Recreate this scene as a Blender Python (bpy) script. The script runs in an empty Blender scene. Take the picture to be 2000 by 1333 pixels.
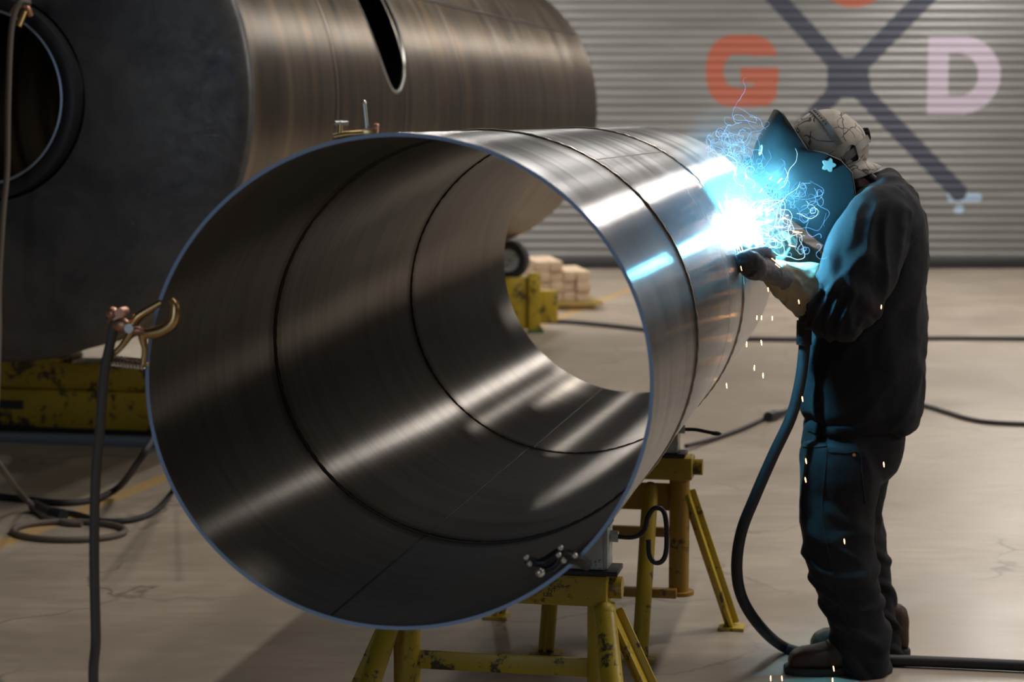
import bpy, bmesh, math, random
from mathutils import Vector, Matrix, noise
from mathutils.bvhtree import BVHTree
S = bpy.context.scene
COL = S.collection
PI = math.pi

# ------------------------------------------------------------------ camera
CAMH, PITCH, F = 1.68, 0.10598, 4000.0
cam = bpy.data.cameras.new('camera'); camo = bpy.data.objects.new('camera', cam); COL.objects.link(camo)
camo.location = (0, 0, CAMH); camo.rotation_euler = (PI/2 - PITCH, 0, 0)
cam.lens = 72; cam.sensor_width = 36; cam.clip_end = 200
cam.dof.use_dof = True; cam.dof.focus_distance = 5.3; cam.dof.aperture_fstop = 3.8; cam.dof.aperture_blades = 8
S.camera = camo
# ------------------------------------------------------------------ world, exposure
w = bpy.data.worlds.new('world'); S.world = w; w.use_nodes = True
bg = w.node_tree.nodes['Background']; bg.inputs[0].default_value = (.75, .8, .9, 1); bg.inputs[1].default_value = .02
S.view_settings.view_transform = 'Standard'; S.view_settings.look = 'None'; S.view_settings.gamma = 1
S.view_settings.use_curve_mapping = False; S.view_settings.exposure = 0.38
S.cycles.use_denoising = True; S.cycles.max_bounces = 6; S.cycles.use_adaptive_sampling = True; S.cycles.adaptive_threshold = .02; S.cycles.sample_clamp_indirect = 6
S.cycles.caustics_reflective = False; S.cycles.caustics_refractive = False
# ------------------------------------------------------------------ ceiling lights, door daylight and added side fill
def area(name, loc, target, size, sy, power, col):
    l = bpy.data.lights.new(name, 'AREA'); l.shape = 'RECTANGLE'; l.size = size; l.size_y = sy; l.energy = power; l.color = col
    o = bpy.data.objects.new(name, l); COL.objects.link(o); o.location = loc
    o.rotation_euler = (Vector(target) - Vector(loc)).to_track_quat('-Z', 'Y').to_euler(); return o
WARM = (1, .93, .85); COOL = (.62, .8, 1)
for x, y, e in ((-4.5, 21, 50), (1.0, 19, 70), (6, 19, 80), (-1.0, 7.5, 60), (4.8, 7.5, 150), (3.2, 2.5, 25)):
    area('high_bay_light', (x, y, 8.6), (x, y, 0), .5, 1.4, e, WARM)
for u, y, z, ln, e in ((2.3, 18.6, 4.6, 9.5, 210), (-3.9, 18.2, 4.6, 10, 290), (1.8, 9, 6.6, 6, 150)):   # rows of hanging strip lights along the bay
    o = area('strip_light', (-.996 + y*.193 + u, y, z), (-.996 + y*.193 + u, y, 0), .12, ln, e, WARM); o.rotation_euler = (0, 0, -.1904)
area('open_dock_daylight', (-4.0, -7.5, 2.6), (0, 6, 1.2), 2.2, 3.0, 75, (.62, .80, 1))
area('side_fill', (9.2, 6, 5), (1, 7, 1), 5, 1.6, 170, (1, .94, .86))  # added fill lamp, brightens the welder's back and the pipe from the right
ARC = Vector((.6410, 6.022, 1.3748))   # on the pipe's outer surface at its second seam

# ------------------------------------------------------------------ helpers
def at(px, py, Y):
    """world point seen at photo pixel (px,py) at distance Y in front of the camera"""
    c, s = math.cos(PITCH), math.sin(PITCH)
    dx, dz = (px - 1000)/F, -(py - 666.5)/F
    y = c + dz*s; z = -s + dz*c
    k = Y/y
    return Vector((dx*k, Y, CAMH + z*k))
def floor_at(px, py, z=0.0):
    a = at(px, py, 1.0) - Vector((0, 0, CAMH)); k = (z - CAMH)/a.z
    return Vector((a.x*k, a.y*k, z))
def tag(o, label=None, cat=None, group=None, kind=None):
    if label: o['label'] = label
    if cat: o['category'] = cat
    if group: o['group'] = group
    if kind: o['kind'] = kind
    return o
def empty(name, loc=(0, 0, 0), mat=None):
    o = bpy.data.objects.new(name, None); COL.objects.link(o); o.empty_display_size = .1
    if mat is not None: o.matrix_world = mat
    else: o.location = loc
    return o
def finish(name, bm, mats, parent=None, smooth=True, world=True, mods=None, autosharp=40):
    """bm in world coordinates (world=True) or in the parent's local coordinates"""
    me = bpy.data.meshes.new(name)
    bmesh.ops.recalc_face_normals(bm, faces=bm.faces)
    bm.to_mesh(me); bm.free()
    o = bpy.data.objects.new(name, me); COL.objects.link(o)
    for m in (mats if isinstance(mats, (list, tuple)) else [mats]): me.materials.append(m)
    if smooth:
        me.polygons.foreach_set('use_smooth', [True]*len(me.polygons))
        try: me.set_sharp_from_angle(angle=math.radians(autosharp))
        except Exception: pass
    if parent is not None:
        o.parent = parent
        if world: o.matrix_parent_inverse = wm(parent).inverted()
    return o
def wm(o):
    m = o.matrix_basis.copy()
    if o.parent is not None: m = wm(o.parent) @ o.matrix_parent_inverse @ m
    return m
def NB(): return bmesh.new()
def box(bm, c, s, R=None, bev=0.0):
    r = bmesh.ops.create_cube(bm, size=1.0); vs = r['verts']
    for v in vs: v.co = Vector((v.co.x*s[0], v.co.y*s[1], v.co.z*s[2]))
    if bev > 0:
        es = list({e for v in vs for e in v.link_edges})
        g = bmesh.ops.bevel(bm, geom=es, offset=bev, segments=2, affect='EDGES', profile=.5)
        vs = list({v for f in g['faces'] for v in f.verts} | {v for v in vs if v.is_valid})
    M = Matrix.Translation(c) @ (R.to_4x4() if R else Matrix.Identity(4))
    for v in vs: v.co = M @ v.co
def bar(bm, a, b, wx, wy, up=Vector((0, 0, 1)), bev=.004):
    a, b = Vector(a), Vector(b); d = (b - a); L = d.length; d.normalize()
    x = d.cross(up)
    if x.length < 1e-4: x = Vector((1, 0, 0))
    x.normalize(); y = d.cross(x)
    box(bm, (a + b)/2, (wx, wy, L), Matrix((x, y, d)).transposed(), bev)
def frames(P):
    n = len(P); T = []
    for i in range(n):
        t = P[min(i+1, n-1)] - P[max(i-1, 0)]
        T.append(t.normalized() if t.length > 1e-9 else Vector((0, 0, 1)))
    a = Vector((0, 0, 1)) if abs(T[0].z) < .9 else Vector((1, 0, 0))
    N = [(a - T[0]*a.dot(T[0])).normalized()]
    for i in range(1, n):
        v = N[-1] - T[i]*N[-1].dot(T[i])
        N.append(v.normalized() if v.length > 1e-6 else N[-1])
    return T, N
def tube(bm, P, r, seg=12, caps=True, closed=False):
    P = [Vector(p) for p in P]; R = r if isinstance(r, (list, tuple)) else [r]*len(P)
    T, N = frames(P); rings = []
    for i, p in enumerate(P):
        B = T[i].cross(N[i])
        rings.append([bm.verts.new(p + (N[i]*math.cos(2*PI*k/seg) + B*math.sin(2*PI*k/seg))*R[i]) for k in range(seg)])
    m = len(P)
    for i in range(m if closed else m-1):
        A, Bv = rings[i], rings[(i+1) % m]
        for k in range(seg): bm.faces.new((A[k], A[(k+1) % seg], Bv[(k+1) % seg], Bv[k]))
    if caps and not closed: bm.faces.new(rings[0][::-1]); bm.faces.new(rings[-1])
def cyl(bm, a, b, r, seg=20, r2=None):
    tube(bm, [a, b], [r, r if r2 is None else r2], seg)
def spline(P, n=8):
    P = [Vector(p) for p in P]; Q = [P[0]*2 - P[1]] + P + [P[-1]*2 - P[-2]]; out = []
    for i in range(1, len(Q)-2):
        a, b, c, d = Q[i-1:i+3]
        for k in range(n):
            t = k/n
            out.append(.5*((2*b) + (c - a)*t + (2*a - 5*b + 4*c - d)*t*t + (3*b - a - 3*c + d)*t**3))
    out.append(P[-1]); return out
def lathe(bm, prof, seg=96, M=None, ell=None, a0=0, a1=2*PI):
    """prof: (r, z) closed or open; around local Z"""
    full = abs(a1 - a0 - 2*PI) < 1e-6; n = seg if full else seg+1; rings = []
    for r, z in prof:
        row = []
        for k in range(n):
            a = a0 + (a1-a0)*k/seg; e = 1 + (ell(a, z) if ell else 0)
            v = Vector((r*e*math.cos(a), r*e*math.sin(a), z))
            row.append(bm.verts.new(M @ v if M else v))
        rings.append(row)
    for i in range(len(prof)-1):
        for k in range(seg):
            k2 = (k+1) % n
            try: bm.faces.new((rings[i][k], rings[i][k2], rings[i+1][k2], rings[i+1][k]))
            except ValueError: pass
    return rings
def sphere(bm, c, r, sc=(1, 1, 1), R=None, u=20, v=12):
    g = bmesh.ops.create_uvsphere(bm, u_segments=u, v_segments=v, radius=r)
    M = Matrix.Translation(c) @ (R.to_4x4() if R else Matrix.Identity(4)) @ Matrix.Diagonal((*sc, 1))
    for x in g['verts']: x.co = M @ x.co
def loft(bm, rows, seg=28, power=2.0):
    """rows: (centre, half a, half b, axis a, axis b): closed tube of ellipse rings"""
    rings = []
    for c, ha, hb, A, B in rows:
        ring = []
        for k in range(seg):
            t = 2*PI*k/seg; ca, sa = math.cos(t), math.sin(t)
            ca = math.copysign(abs(ca)**(2/power), ca); sa = math.copysign(abs(sa)**(2/power), sa)
            ring.append(bm.verts.new(c + A*(ha*ca) + B*(hb*sa)))
        rings.append(ring)
    for i in range(len(rings)-1):
        for k in range(seg): bm.faces.new((rings[i][k], rings[i][(k+1) % seg], rings[i+1][(k+1) % seg], rings[i+1][k]))
    bm.faces.new(rings[0][::-1]); bm.faces.new(rings[-1]); return rings
def limb(bm, pts, n=5, seg=24, power=2.0):
    """pts: (px, py, Y, half width px, half depth m) -> lofted limb, cross-sections perpendicular to the path"""
    C = [at(p[0], p[1], p[2]) for p in pts]
    ha = [p[3]*p[2]/F for p in pts]; hb = [p[4] for p in pts]
    P = spline(C, n); H1 = spline([Vector((h, 0, 0)) for h in ha], n); H2 = spline([Vector((h, 0, 0)) for h in hb], n)
    rows = []
    for i, p in enumerate(P):
        t = (P[min(i+1, len(P)-1)] - P[max(i-1, 0)]).normalized()
        Bv = (Vector((0, 1, 0)) - t*t.y).normalized(); A = t.cross(Bv)
        rows.append((p, H1[i].x, H2[i].x, A, Bv))
    loft(bm, rows, seg, power)
def remesh(bm, voxel, smooth=4, fac=.5):
    me = bpy.data.meshes.new('tmp'); bmesh.ops.recalc_face_normals(bm, faces=bm.faces); bm.to_mesh(me); bm.free()
    o = bpy.data.objects.new('tmp', me); COL.objects.link(o)
    m = o.modifiers.new('r', 'REMESH'); m.mode = 'VOXEL'; m.voxel_size = voxel
    if smooth: s = o.modifiers.new('s', 'SMOOTH'); s.iterations = smooth; s.factor = fac
    dg = bpy.context.evaluated_depsgraph_get(); dg.update()
    out = bpy.data.meshes.new_from_object(o.evaluated_get(dg)); bpy.data.objects.remove(o); bpy.data.meshes.remove(me)
    b = bmesh.new(); b.from_mesh(out); bpy.data.meshes.remove(out); return b
def boolean(bm, cutter):
    def mk(b):
        me = bpy.data.meshes.new('t'); bmesh.ops.recalc_face_normals(b, faces=b.faces); b.to_mesh(me); b.free()
        o = bpy.data.objects.new('t', me); COL.objects.link(o); return o
    a, c = mk(bm), mk(cutter)
    m = a.modifiers.new('b', 'BOOLEAN'); m.operation = 'DIFFERENCE'; m.object = c; m.solver = 'EXACT'
    dg = bpy.context.evaluated_depsgraph_get(); dg.update()
    out = bpy.data.meshes.new_from_object(a.evaluated_get(dg)); bpy.data.objects.remove(a); bpy.data.objects.remove(c)
    b = bmesh.new(); b.from_mesh(out); bpy.data.meshes.remove(out); return b
def displace(bm, fn):
    bm.normal_update()
    d = [v.normal*fn(v.co) for v in bm.verts]
    for v, x in zip(bm.verts, d): v.co += x
def ridge(p, D, sc, stretch, seed=0.0):
    q = p - D*(p.dot(D)*stretch); q = q*sc + Vector((seed, seed*1.7, -seed))
    wv = noise.noise_vector(q*.6)*.5
    return 1 - abs(noise.noise(q + wv))*2.4

# ------------------------------------------------------------------ materials
def principled(name, col=(.5, .5, .5), rough=.5, metal=0.0, **kw):
    m = bpy.data.materials.new(name); m.use_nodes = True; b = m.node_tree.nodes['Principled BSDF']
    b.inputs['Base Color'].default_value = (*col, 1); b.inputs['Roughness'].default_value = rough; b.inputs['Metallic'].default_value = metal
    for k, v in kw.items(): b.inputs[k.replace('_', ' ')].default_value = v
    return m
class G:
    """small node-building aid"""
    def __init__(s, m): s.m = m; s.t = m.node_tree; s.b = s.t.nodes['Principled BSDF']
    def n(s, ty, **kw):
        x = s.t.nodes.new(ty)
        for k, v in kw.items(): setattr(x, k, v)
        return x
    def l(s, a, b): s.t.links.new(a, b)
    def coord(s, sc=(1, 1, 1), which='Object', rot=(0, 0, 0)):
        tc = s.n('ShaderNodeTexCoord'); mp = s.n('ShaderNodeMapping'); mp.inputs['Scale'].default_value = sc; mp.inputs['Rotation'].default_value = rot
        s.l(tc.outputs[which], mp.inputs[0]); return mp.outputs[0]
    def noise(s, vec, scale=5, detail=4, rough=.5, dist=0):
        x = s.n('ShaderNodeTexNoise'); x.inputs['Scale'].default_value = scale; x.inputs['Detail'].default_value = detail
        x.inputs['Roughness'].default_value = rough; x.inputs['Distortion'].default_value = dist; s.l(vec, x.inputs['Vector']); return x.outputs['Fac']
    def ramp(s, f, stops, interp='LINEAR'):
        r = s.n('ShaderNodeValToRGB'); r.color_ramp.interpolation = interp; e = r.color_ramp.elements
        while len(e) < len(stops): e.new(.5)
        for i, (p, c) in enumerate(stops):
            e[i].position = p; e[i].color = (*c, 1) if isinstance(c, tuple) else (c, c, c, 1)
        s.l(f, r.inputs[0]); return r.outputs[0]
    def mix(s, f, a, b, mode='MIX'):
        x = s.n('ShaderNodeMix', data_type='RGBA', blend_type=mode)
        for i, v in ((0, f), (6, a), (7, b)):
            if isinstance(v, (int, float)): x.inputs[i].default_value = v if i == 0 else (v, v, v, 1)
            elif isinstance(v, tuple): x.inputs[i].default_value = (*v, 1)
            else: s.l(v, x.inputs[i])
        return x.outputs[2]
    def math(s, op, a, b=0.0, c=0.0):
        x = s.n('ShaderNodeMath', operation=op)
        for i, v in enumerate((a, b, c)):
            if isinstance(v, (int, float)): x.inputs[i].default_value = v
            else: s.l(v, x.inputs[i])
        return x.outputs[0]
    def bump(s, h, strength=.3, dist=.01):
        x = s.n('ShaderNodeBump'); x.inputs['Strength'].default_value = strength; x.inputs['Distance'].default_value = dist
        s.l(h, x.inputs['Height']); s.l(x.outputs[0], s.b.inputs['Normal'])
    def col(s, c): s.l(c, s.b.inputs['Base Color'])
    def rough(s, r): s.l(r, s.b.inputs['Roughness'])

def rolled_steel(name, c1, c2, rough, seams, tint=True, aniso=.75, streak=40, blot=(.6, 1.0), rv=.22):
    """plate rolled round local Z: streaks run round, heat tint along the welds"""
    m = principled(name, c1, rough, 1.0); g = G(m)
    g.b.inputs['Anisotropic'].default_value = aniso; g.b.inputs['Anisotropic Rotation'].default_value = .25
    tn = g.n('ShaderNodeTangent', direction_type='RADIAL', axis='Z'); g.l(tn.outputs[0], g.b.inputs['Tangent'])
    tc = g.n('ShaderNodeTexCoord'); sep = g.n('ShaderNodeSeparateXYZ'); g.l(tc.outputs['Object'], sep.inputs[0])
    v = g.coord((.8, .8, streak)); n1 = g.noise(v, 1.0, 6, .6); v2 = g.coord((1.1, 1.1, 5)); n2 = g.noise(v2, 1.0, 5, .6)
    c = g.mix(g.ramp(n1, [(.3, 0.0), (.7, 1.0)]), c1, c2)
    c = g.mix(1.0, c, g.ramp(n2, [(.3, blot[0]), (.65, blot[1])]), 'MULTIPLY')
    if tint:
        f = None
        for z in seams:
            d = g.math('ABSOLUTE', g.math('SUBTRACT', sep.outputs[2], z))
            f = d if f is None else g.math('MINIMUM', f, d)
        tintc = g.ramp(g.math('MULTIPLY', f, 10.0), [(0.0, (.16, .13, .11)), (.12, (.42, .36, .3)), (.3, (.55, .42, .27)), (.42, (.6, .58, .56)), (.6, (1, 1, 1))])
        c = g.mix(.75, c, tintc, 'MULTIPLY')
    g.col(c)
    g.rough(g.math('ADD', g.math('MULTIPLY', n2, rv), rough - rv/2))
    n3 = g.noise(g.coord((1.3, 1.3, min(220, streak*6))), 1.0, 3, .5)
    g.bump(g.math('ADD', g.math('MULTIPLY', n3, .05), g.math('MULTIPLY', n2, .35)), .35, .004)
    return m
def painted(name, c, chip=(.05, .035, .02), rough=.42, amount=.56, sc=9):
    m = principled(name, c, rough); g = G(m)
    v = g.coord(); n = g.noise(v, sc, 8, .68, .4); n2 = g.noise(v, sc*.35, 4); n3 = g.noise(v, sc*6, 5, .7)
    f = g.ramp(g.math('ADD', g.math('MULTIPLY', n, .7), g.math('MULTIPLY', n3, .3)), [(amount, 0.0), (amount+.04, 1.0)])
    dark = tuple(x*.68 for x in c)
    g.col(g.mix(f, g.mix(g.ramp(n2, [(.35, 0.0), (.7, 1.0)]), c, dark), chip)); g.rough(g.math('ADD', g.math('MULTIPLY', n3, .3), rough-.15))
    g.bump(g.math('SUBTRACT', n3, f), .25, .002); return m
def cloth(name, c, c2=None, sc=900, rough=.9, wear=3.0):
    m = principled(name, c, rough); g = G(m); g.b.inputs['Sheen Weight'].default_value = .03; g.b.inputs['Specular IOR Level'].default_value = .25
    v = g.coord(); n = g.noise(v, sc*.25, 2); n2 = g.noise(v, wear, 5, .6)
    g.col(g.mix(g.ramp(n2, [(.35, 0.0), (.75, 1.0)]), c, c2 or tuple(x*1.5 for x in c)))
    nf = g.noise(v, 30, 4, .55); g.bump(g.math('ADD', g.math('MULTIPLY', n, .3), nf), .45, .004); return m
def emis(name, c, s):
    m = bpy.data.materials.new(name); m.use_nodes = True; t = m.node_tree; t.nodes.remove(t.nodes['Principled BSDF'])
    e = t.nodes.new('ShaderNodeEmission'); e.inputs[0].default_value = (*c, 1); e.inputs[1].default_value = s
    t.links.new(e.outputs[0], t.nodes['Material Output'].inputs[0]); return m

# concrete floor with its yellow walkway line
m_floor = principled('concrete', (.4, .35, .29), .4); g = G(m_floor)
v = g.coord((1, 1, 1)); n = g.noise(v, 1.1, 8, .6, .3); n2 = g.noise(g.coord((4, 12, 1), rot=(0, 0, .1)), 1.0, 6, .6); n3 = g.noise(v, 30, 6, .7)
base = g.mix(g.ramp(n, [(.3, 0.0), (.72, 1.0)]), (.30, .25, .195), (.44, .375, .30))
base = g.mix(g.ramp(n2, [(.38, 0.0), (.6, .5)]), base, (.27, .225, .185))
base = g.mix(g.ramp(n3, [(.62, 0.0), (.8, .5)]), base, (.2, .17, .14))
wv = g.n('ShaderNodeTexNoise'); wv.inputs['Scale'].default_value = 1.3; wv.inputs['Detail'].default_value = 5; g.l(v, wv.inputs['Vector'])
vm = g.n('ShaderNodeVectorMath', operation='MULTIPLY_ADD'); vm.inputs[1].default_value = (.9, .9, .9); g.l(wv.outputs['Color'], vm.inputs[0]); g.l(v, vm.inputs[2])
vo = g.n('ShaderNodeTexVoronoi', feature='DISTANCE_TO_EDGE'); vo.inputs['Scale'].default_value = .8; g.l(vm.outputs[0], vo.inputs['Vector'])
crack = g.math('MULTIPLY', g.ramp(vo.outputs['Distance'], [(0.0, 1.0), (.012, 0.0)]), g.ramp(n, [(.45, 0.0), (.6, .7)]))
base = g.mix(crack, base, (.12, .1, .08))
p0, p1 = floor_at(-60, 1088), floor_at(330, 930); dl = (p1-p0).normalized(); nl = Vector((-dl.y, dl.x, 0))
sep = g.n('ShaderNodeSeparateXYZ'); g.l(v, sep.inputs[0])
dist = g.math('ABSOLUTE', g.math('SUBTRACT', g.math('ADD', g.math('MULTIPLY', sep.outputs[0], nl.x), g.math('MULTIPLY', sep.outputs[1], nl.y)), p0.dot(nl)))
stripe = g.math('MULTIPLY', g.math('LESS_THAN', dist, .05), g.ramp(n3, [(.4, .75), (.7, .25)]))
g.col(g.mix(stripe, base, (.55, .33, .08)))
g.rough(g.ramp(n, [(.3, .30), (.7, .5)])); g.bump(g.math('ADD', n3, g.math('MULTIPLY', n2, .6)), .12, .004)

m_door = principled('galvanised slat', (.36, .355, .35), .42, .35); g = G(m_door)
n = g.noise(g.coord((.5, 1, 4)), 1.5, 5); g.col(g.ramp(n, [(.3, (.19, .193, .195)), (.7, (.26, .262, .262))]))
m_navy = principled('navy door paint', (.045, .052, .085), .5)
m_orange = principled('orange door paint', (.42, .115, .07), .5)
m_lilac = principled('pale lilac door paint', (.50, .43, .54), .5)
m_sky = principled('pale blue door paint', (.38, .52, .72), .5)
m_blackrub = principled('black rubber', (.018, .018, .02), .55)
m_hose = principled('black hose rubber', (.014, .014, .018), .6)
m_wall = principled('painted block wall', (.20, .20, .21), .8)
m_ceil = principled('dark ceiling', (.05, .05, .055), .9)
m_pipe_out = rolled_steel('rolled plate outside', (.70, .72, .75), (.55, .565, .59), .24, [.83, 2.19], aniso=.75)
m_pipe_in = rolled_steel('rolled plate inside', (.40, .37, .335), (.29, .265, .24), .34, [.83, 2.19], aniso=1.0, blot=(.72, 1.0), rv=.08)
m_rim_bluelit = principled('cut plate edge daylight tint', (.38, .56, .88), .55, .0)  # blue daylight falling on the edge is put into its base colour
m_bead = principled('weld bead', (.32, .29, .26), .35, .9)
m_beadin = principled('dark inside weld', (.10, .09, .085), .4, .8)
m_tank = rolled_steel('tank plate', (.33, .28, .225), (.21, .195, .18), .36, [1.2, 2.42, 3.65, 4.9, 6.1, 7.3], aniso=.6, streak=9, blot=(.6, 1.0)); g = G(m_tank)
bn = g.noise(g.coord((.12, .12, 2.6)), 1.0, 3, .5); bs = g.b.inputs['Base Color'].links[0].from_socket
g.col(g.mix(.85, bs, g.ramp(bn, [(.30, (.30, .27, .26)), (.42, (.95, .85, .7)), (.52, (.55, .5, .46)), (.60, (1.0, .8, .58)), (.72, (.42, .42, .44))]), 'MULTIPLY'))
m_head = principled('dark mill scale', (.06, .06, .065), .45, .7); g = G(m_head)
v = g.coord(); n = g.noise(v, 2.2, 8, .65, .6); n2 = g.noise(v, 14, 6, .75); sc = g.noise(g.coord((3, 26, 3), rot=(.5, .3, .9)), 1.6, 5, .6)
c = g.mix(g.ramp(n, [(.35, 0.0), (.75, 1.0)]), (.07, .07, .078), (.17, .165, .16)); c = g.mix(g.ramp(n2, [(.66, 0.0), (.74, .6)]), c, (.35, .35, .37))
c = g.mix(g.ramp(sc, [(.70, 0.0), (.75, .5)]), c, (.3, .32, .36)); g.col(c); g.rough(g.ramp(n2, [(.3, .36), (.7, .58)])); g.bump(n2, .3, .004)
m_yel = painted('chipped yellow paint', (.52, .37, .025), (.06, .045, .02), amount=.545)
m_yel2 = painted('ochre yellow paint', (.44, .25, .03), (.08, .045, .02), amount=.54)
m_yeldark = painted('grimy yellow paint', (.50, .34, .02), (.07, .05, .02), amount=.52, sc=5)
m_galv = painted('grey zinc casting', (.50, .55, .56), (.08, .08, .08), .45, .55, 14); m_galv.node_tree.nodes['Principled BSDF'].inputs['Metallic'].default_value = .35
m_dark = principled('oily dark steel', (.035, .035, .04), .45, .7)
m_brass = principled('brass', (.72, .48, .22), .32, 1.0)
m_copper = principled('coppery alloy', (.62, .33, .22), .42, .9)
m_zinc = principled('bright zinc', (.72, .72, .70), .28, 1.0)
m_wood = principled('raw lumber', (.58, .44, .31), .75); g = G(m_wood)
n = g.noise(g.coord((2, 14, 14)), 3, 5, .6); g.col(g.ramp(n, [(.3, (.50, .36, .24)), (.7, (.68, .54, .40))]))
m_shirt = cloth('charcoal fleece', (.013, .0135, .018), (.022, .023, .028))
m_rib = cloth('charcoal rib knit', (.011, .012, .015), (.016, .017, .02))
m_tee = cloth('grey jersey', (.17, .18, .2))
m_pants = cloth('faded black duck canvas', (.010, .0105, .0135), (.024, .025, .029), wear=7.0)
m_skin = principled('skin', (.50, .25, .19), .5); m_skin.node_tree.nodes['Principled BSDF'].inputs['Subsurface Weight'].default_value = .1
m_hair = principled('brown hair', (.05, .03, .02), .6)
m_boot = cloth('worn brown leather', (.05, .026, .018), (.09, .052, .036), rough=.55, wear=12); m_sole = principled('dark sole', (.022, .02, .018), .7)
m_glove = cloth('pale split leather', (.26, .26, .20), (.36, .35, .28), rough=.85, wear=14)
m_glove2 = cloth('dark glove leather', (.10, .11, .13), (.17, .18, .2), rough=.75, wear=14)
m_helm = principled('dark helmet shell', (.0024, .003, .005), .72, Specular_IOR_Level=.22); g = G(m_helm); g.bump(g.noise(g.coord(), 40, 4), .08, .002)
m_lens = principled('dark welding lens', (.01, .02, .015), .08)
m_capm = principled('beige camo cloth', (.40, .36, .31), .85); g = G(m_capm)
v = g.coord(); wn = g.n('ShaderNodeTexNoise'); wn.inputs['Scale'].default_value = 9; g.l(v, wn.inputs['Vector'])
vm = g.n('ShaderNodeVectorMath', operation='MULTIPLY_ADD'); vm.inputs[1].default_value = (.14, .14, .14); g.l(wn.outputs['Color'], vm.inputs[0]); g.l(v, vm.inputs[2])
vo = g.n('ShaderNodeTexVoronoi', feature='DISTANCE_TO_EDGE'); vo.inputs['Scale'].default_value = 17; g.l(vm.outputs[0], vo.inputs['Vector'])
n = g.noise(v, 22, 4); f = g.math('MULTIPLY', g.ramp(vo.outputs['Distance'], [(0.0, 1.0), (.022, 1.0), (.04, 0.0)]), g.ramp(n, [(.44, 0.0), (.5, .95)]))
g.col(g.mix(f, g.ramp(n, [(.3, (.30, .27, .235)), (.7, (.50, .46, .40))]), (.035, .03, .03))); g.bump(n, .3, .004)
m_strap = principled('grey strap plastic', (.20, .19, .18), .5)
m_sticker = principled('white sticker', (.75, .75, .72), .4)
m_blue = principled('bluish steel rail', (.30, .38, .48), .4, .7)

# ------------------------------------------------------------------ the room
b = NB(); box(b, (0, 12, -.05), (36, 40, .1)); fl = tag(finish('floor', b, m_floor, smooth=False), kind='structure')
b = NB(); box(b, (0, 12, 10.05), (36, 40, .1)); tag(finish('ceiling', b, m_ceil, smooth=False), kind='structure')
b = NB()   # purlins are part of the ceiling
DY = 23.85
def wall(name, c, s):
    b = NB(); box(b, c, s); tag(finish(name, b, m_wall, smooth=False), kind='structure')
wall('wall_left', (-13, 12, 5), (.2, 40, 10)); wall('wall_right', (13, 12, 5), (.2, 40, 10)); wall('wall_front', (0, -8.2, 5), (26, .2, 10))
wall('wall_back', (-7.5, DY+.15, 5), (11, .2, 10)); wall('wall_back.001', (11.5, DY+.15, 5), (3, .2, 10)); wall('wall_back.002', (4.0, DY+.15, 7.9), (12, .2, 4.2))
# roller door: corrugated slats with the painted crossed mark and letters
def px2door(px, py): p = at(px, py, DY); return p.x, p.z
pts_cache = {}
def poly(pts): return [px2door(*p) for p in pts]
def inside(x, z, pl):
    c = False; j = len(pl)-1
    for i in range(len(pl)):
        xi, zi = pl[i]; xj, zj = pl[j]
        if (zi > z) != (zj > z) and x < (xj-xi)*(z-zi)/(zj-zi)+xi: c = not c
        j = i
    return c
def seg_d(x, z, a, b2):
    ax, az = a; bx, bz = b2; t = max(0, min(1, ((x-ax)*(bx-ax)+(z-az)*(bz-az))/((bx-ax)**2+(bz-az)**2)))
    return math.hypot(x-ax-t*(bx-ax), z-az-t*(bz-az))
SC = DY/F
gc = px2door(1450, 139); dc = px2door(1812, 147)
hub = poly([(1618, 112), (1696, 112), (1700, 190), (1612, 190)])
arms = [(px2door(1500, -20), px2door(1635, 125), 17), (px2door(1822, -20), px2door(1680, 125), 18), (px2door(1520, 300), px2door(1632, 180), 16), (px2door(1682, 180), px2door(1872, 375), 17)]
foot_a, foot_b = px2door(1858, 386), px2door(1908, 386); knob = px2door(1873, 409); top_c = px2door(1668, -58)
def door_mat(x, z):
    u, v_ = (x-gc[0])/SC, (z-gc[1])/SC      # letter G, in photo-sized units
    if abs(u) < 72 and abs(v_) < 73:
        r_out = (abs(u)/70)**2.6 + (abs(v_)/71)**2.6; r_in = (abs(u+2)/34)**2.6 + (abs(v_)/33)**2.6
        if r_out < 1 and r_in > 1 and not (u > 14 and 16 > v_ > -4 and False):
            if not (u > 22 and 8 < v_ < 30): return 2
        if -6 < u < 66 and -24 < v_ < 8 and u > -2: return 2
        if 30 < u < 66 and -66 < v_ < 8 and r_out < 1.25: return 2
    u, v_ = (x-dc[0])/SC, (z-dc[1])/SC      # letter D
    if 0 <= u < 142 and abs(v_) < 76:
        o = u < 60 or ((u-60)/81)**2 + (v_/76)**2 < 1
        i = 40 < u and abs(v_) < 41 and (u < 56 or ((u-56)/42)**2 + (v_/42)**2 < 1)
        if o and not i: return 3
    u, v_ = (x-top_c[0])/SC, (z-top_c[1])/SC  # foot of the letter above the frame
    if u*u + v_*v_ < 71*71 and (u*u + v_*v_ > 34*34): return 2
    if inside(x, z, hub): return 1
    for k, (a, b2, wd) in enumerate(arms):
        if seg_d(x, z, a, b2) < wd*SC: return 1
    if seg_d(x, z, foot_a, foot_b) < 9*SC: return 4
    if math.hypot(x-knob[0], z-knob[1]) < 9*SC: return 4
    return 0
bm = NB(); PIT = .098; prof = []
k = 0; z = .1
while z < 5.6:
    for q in range(6):
        t = q/6; prof.append((z + t*PIT, DY - .5*.013*(1 - math.cos(2*PI*t)) if t < .85 else DY + .002))
    z += PIT
xs = [-2.0 + .55*i for i in range(9)]; x = 2.0
xs = [t for t in xs if t < 2.0]
while x < 6.4: xs.append(x); x += .02
xs += [7, 8, 10]
rows = [[bm.verts.new((x, y, z)) for x in xs] for z, y in prof]
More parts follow.
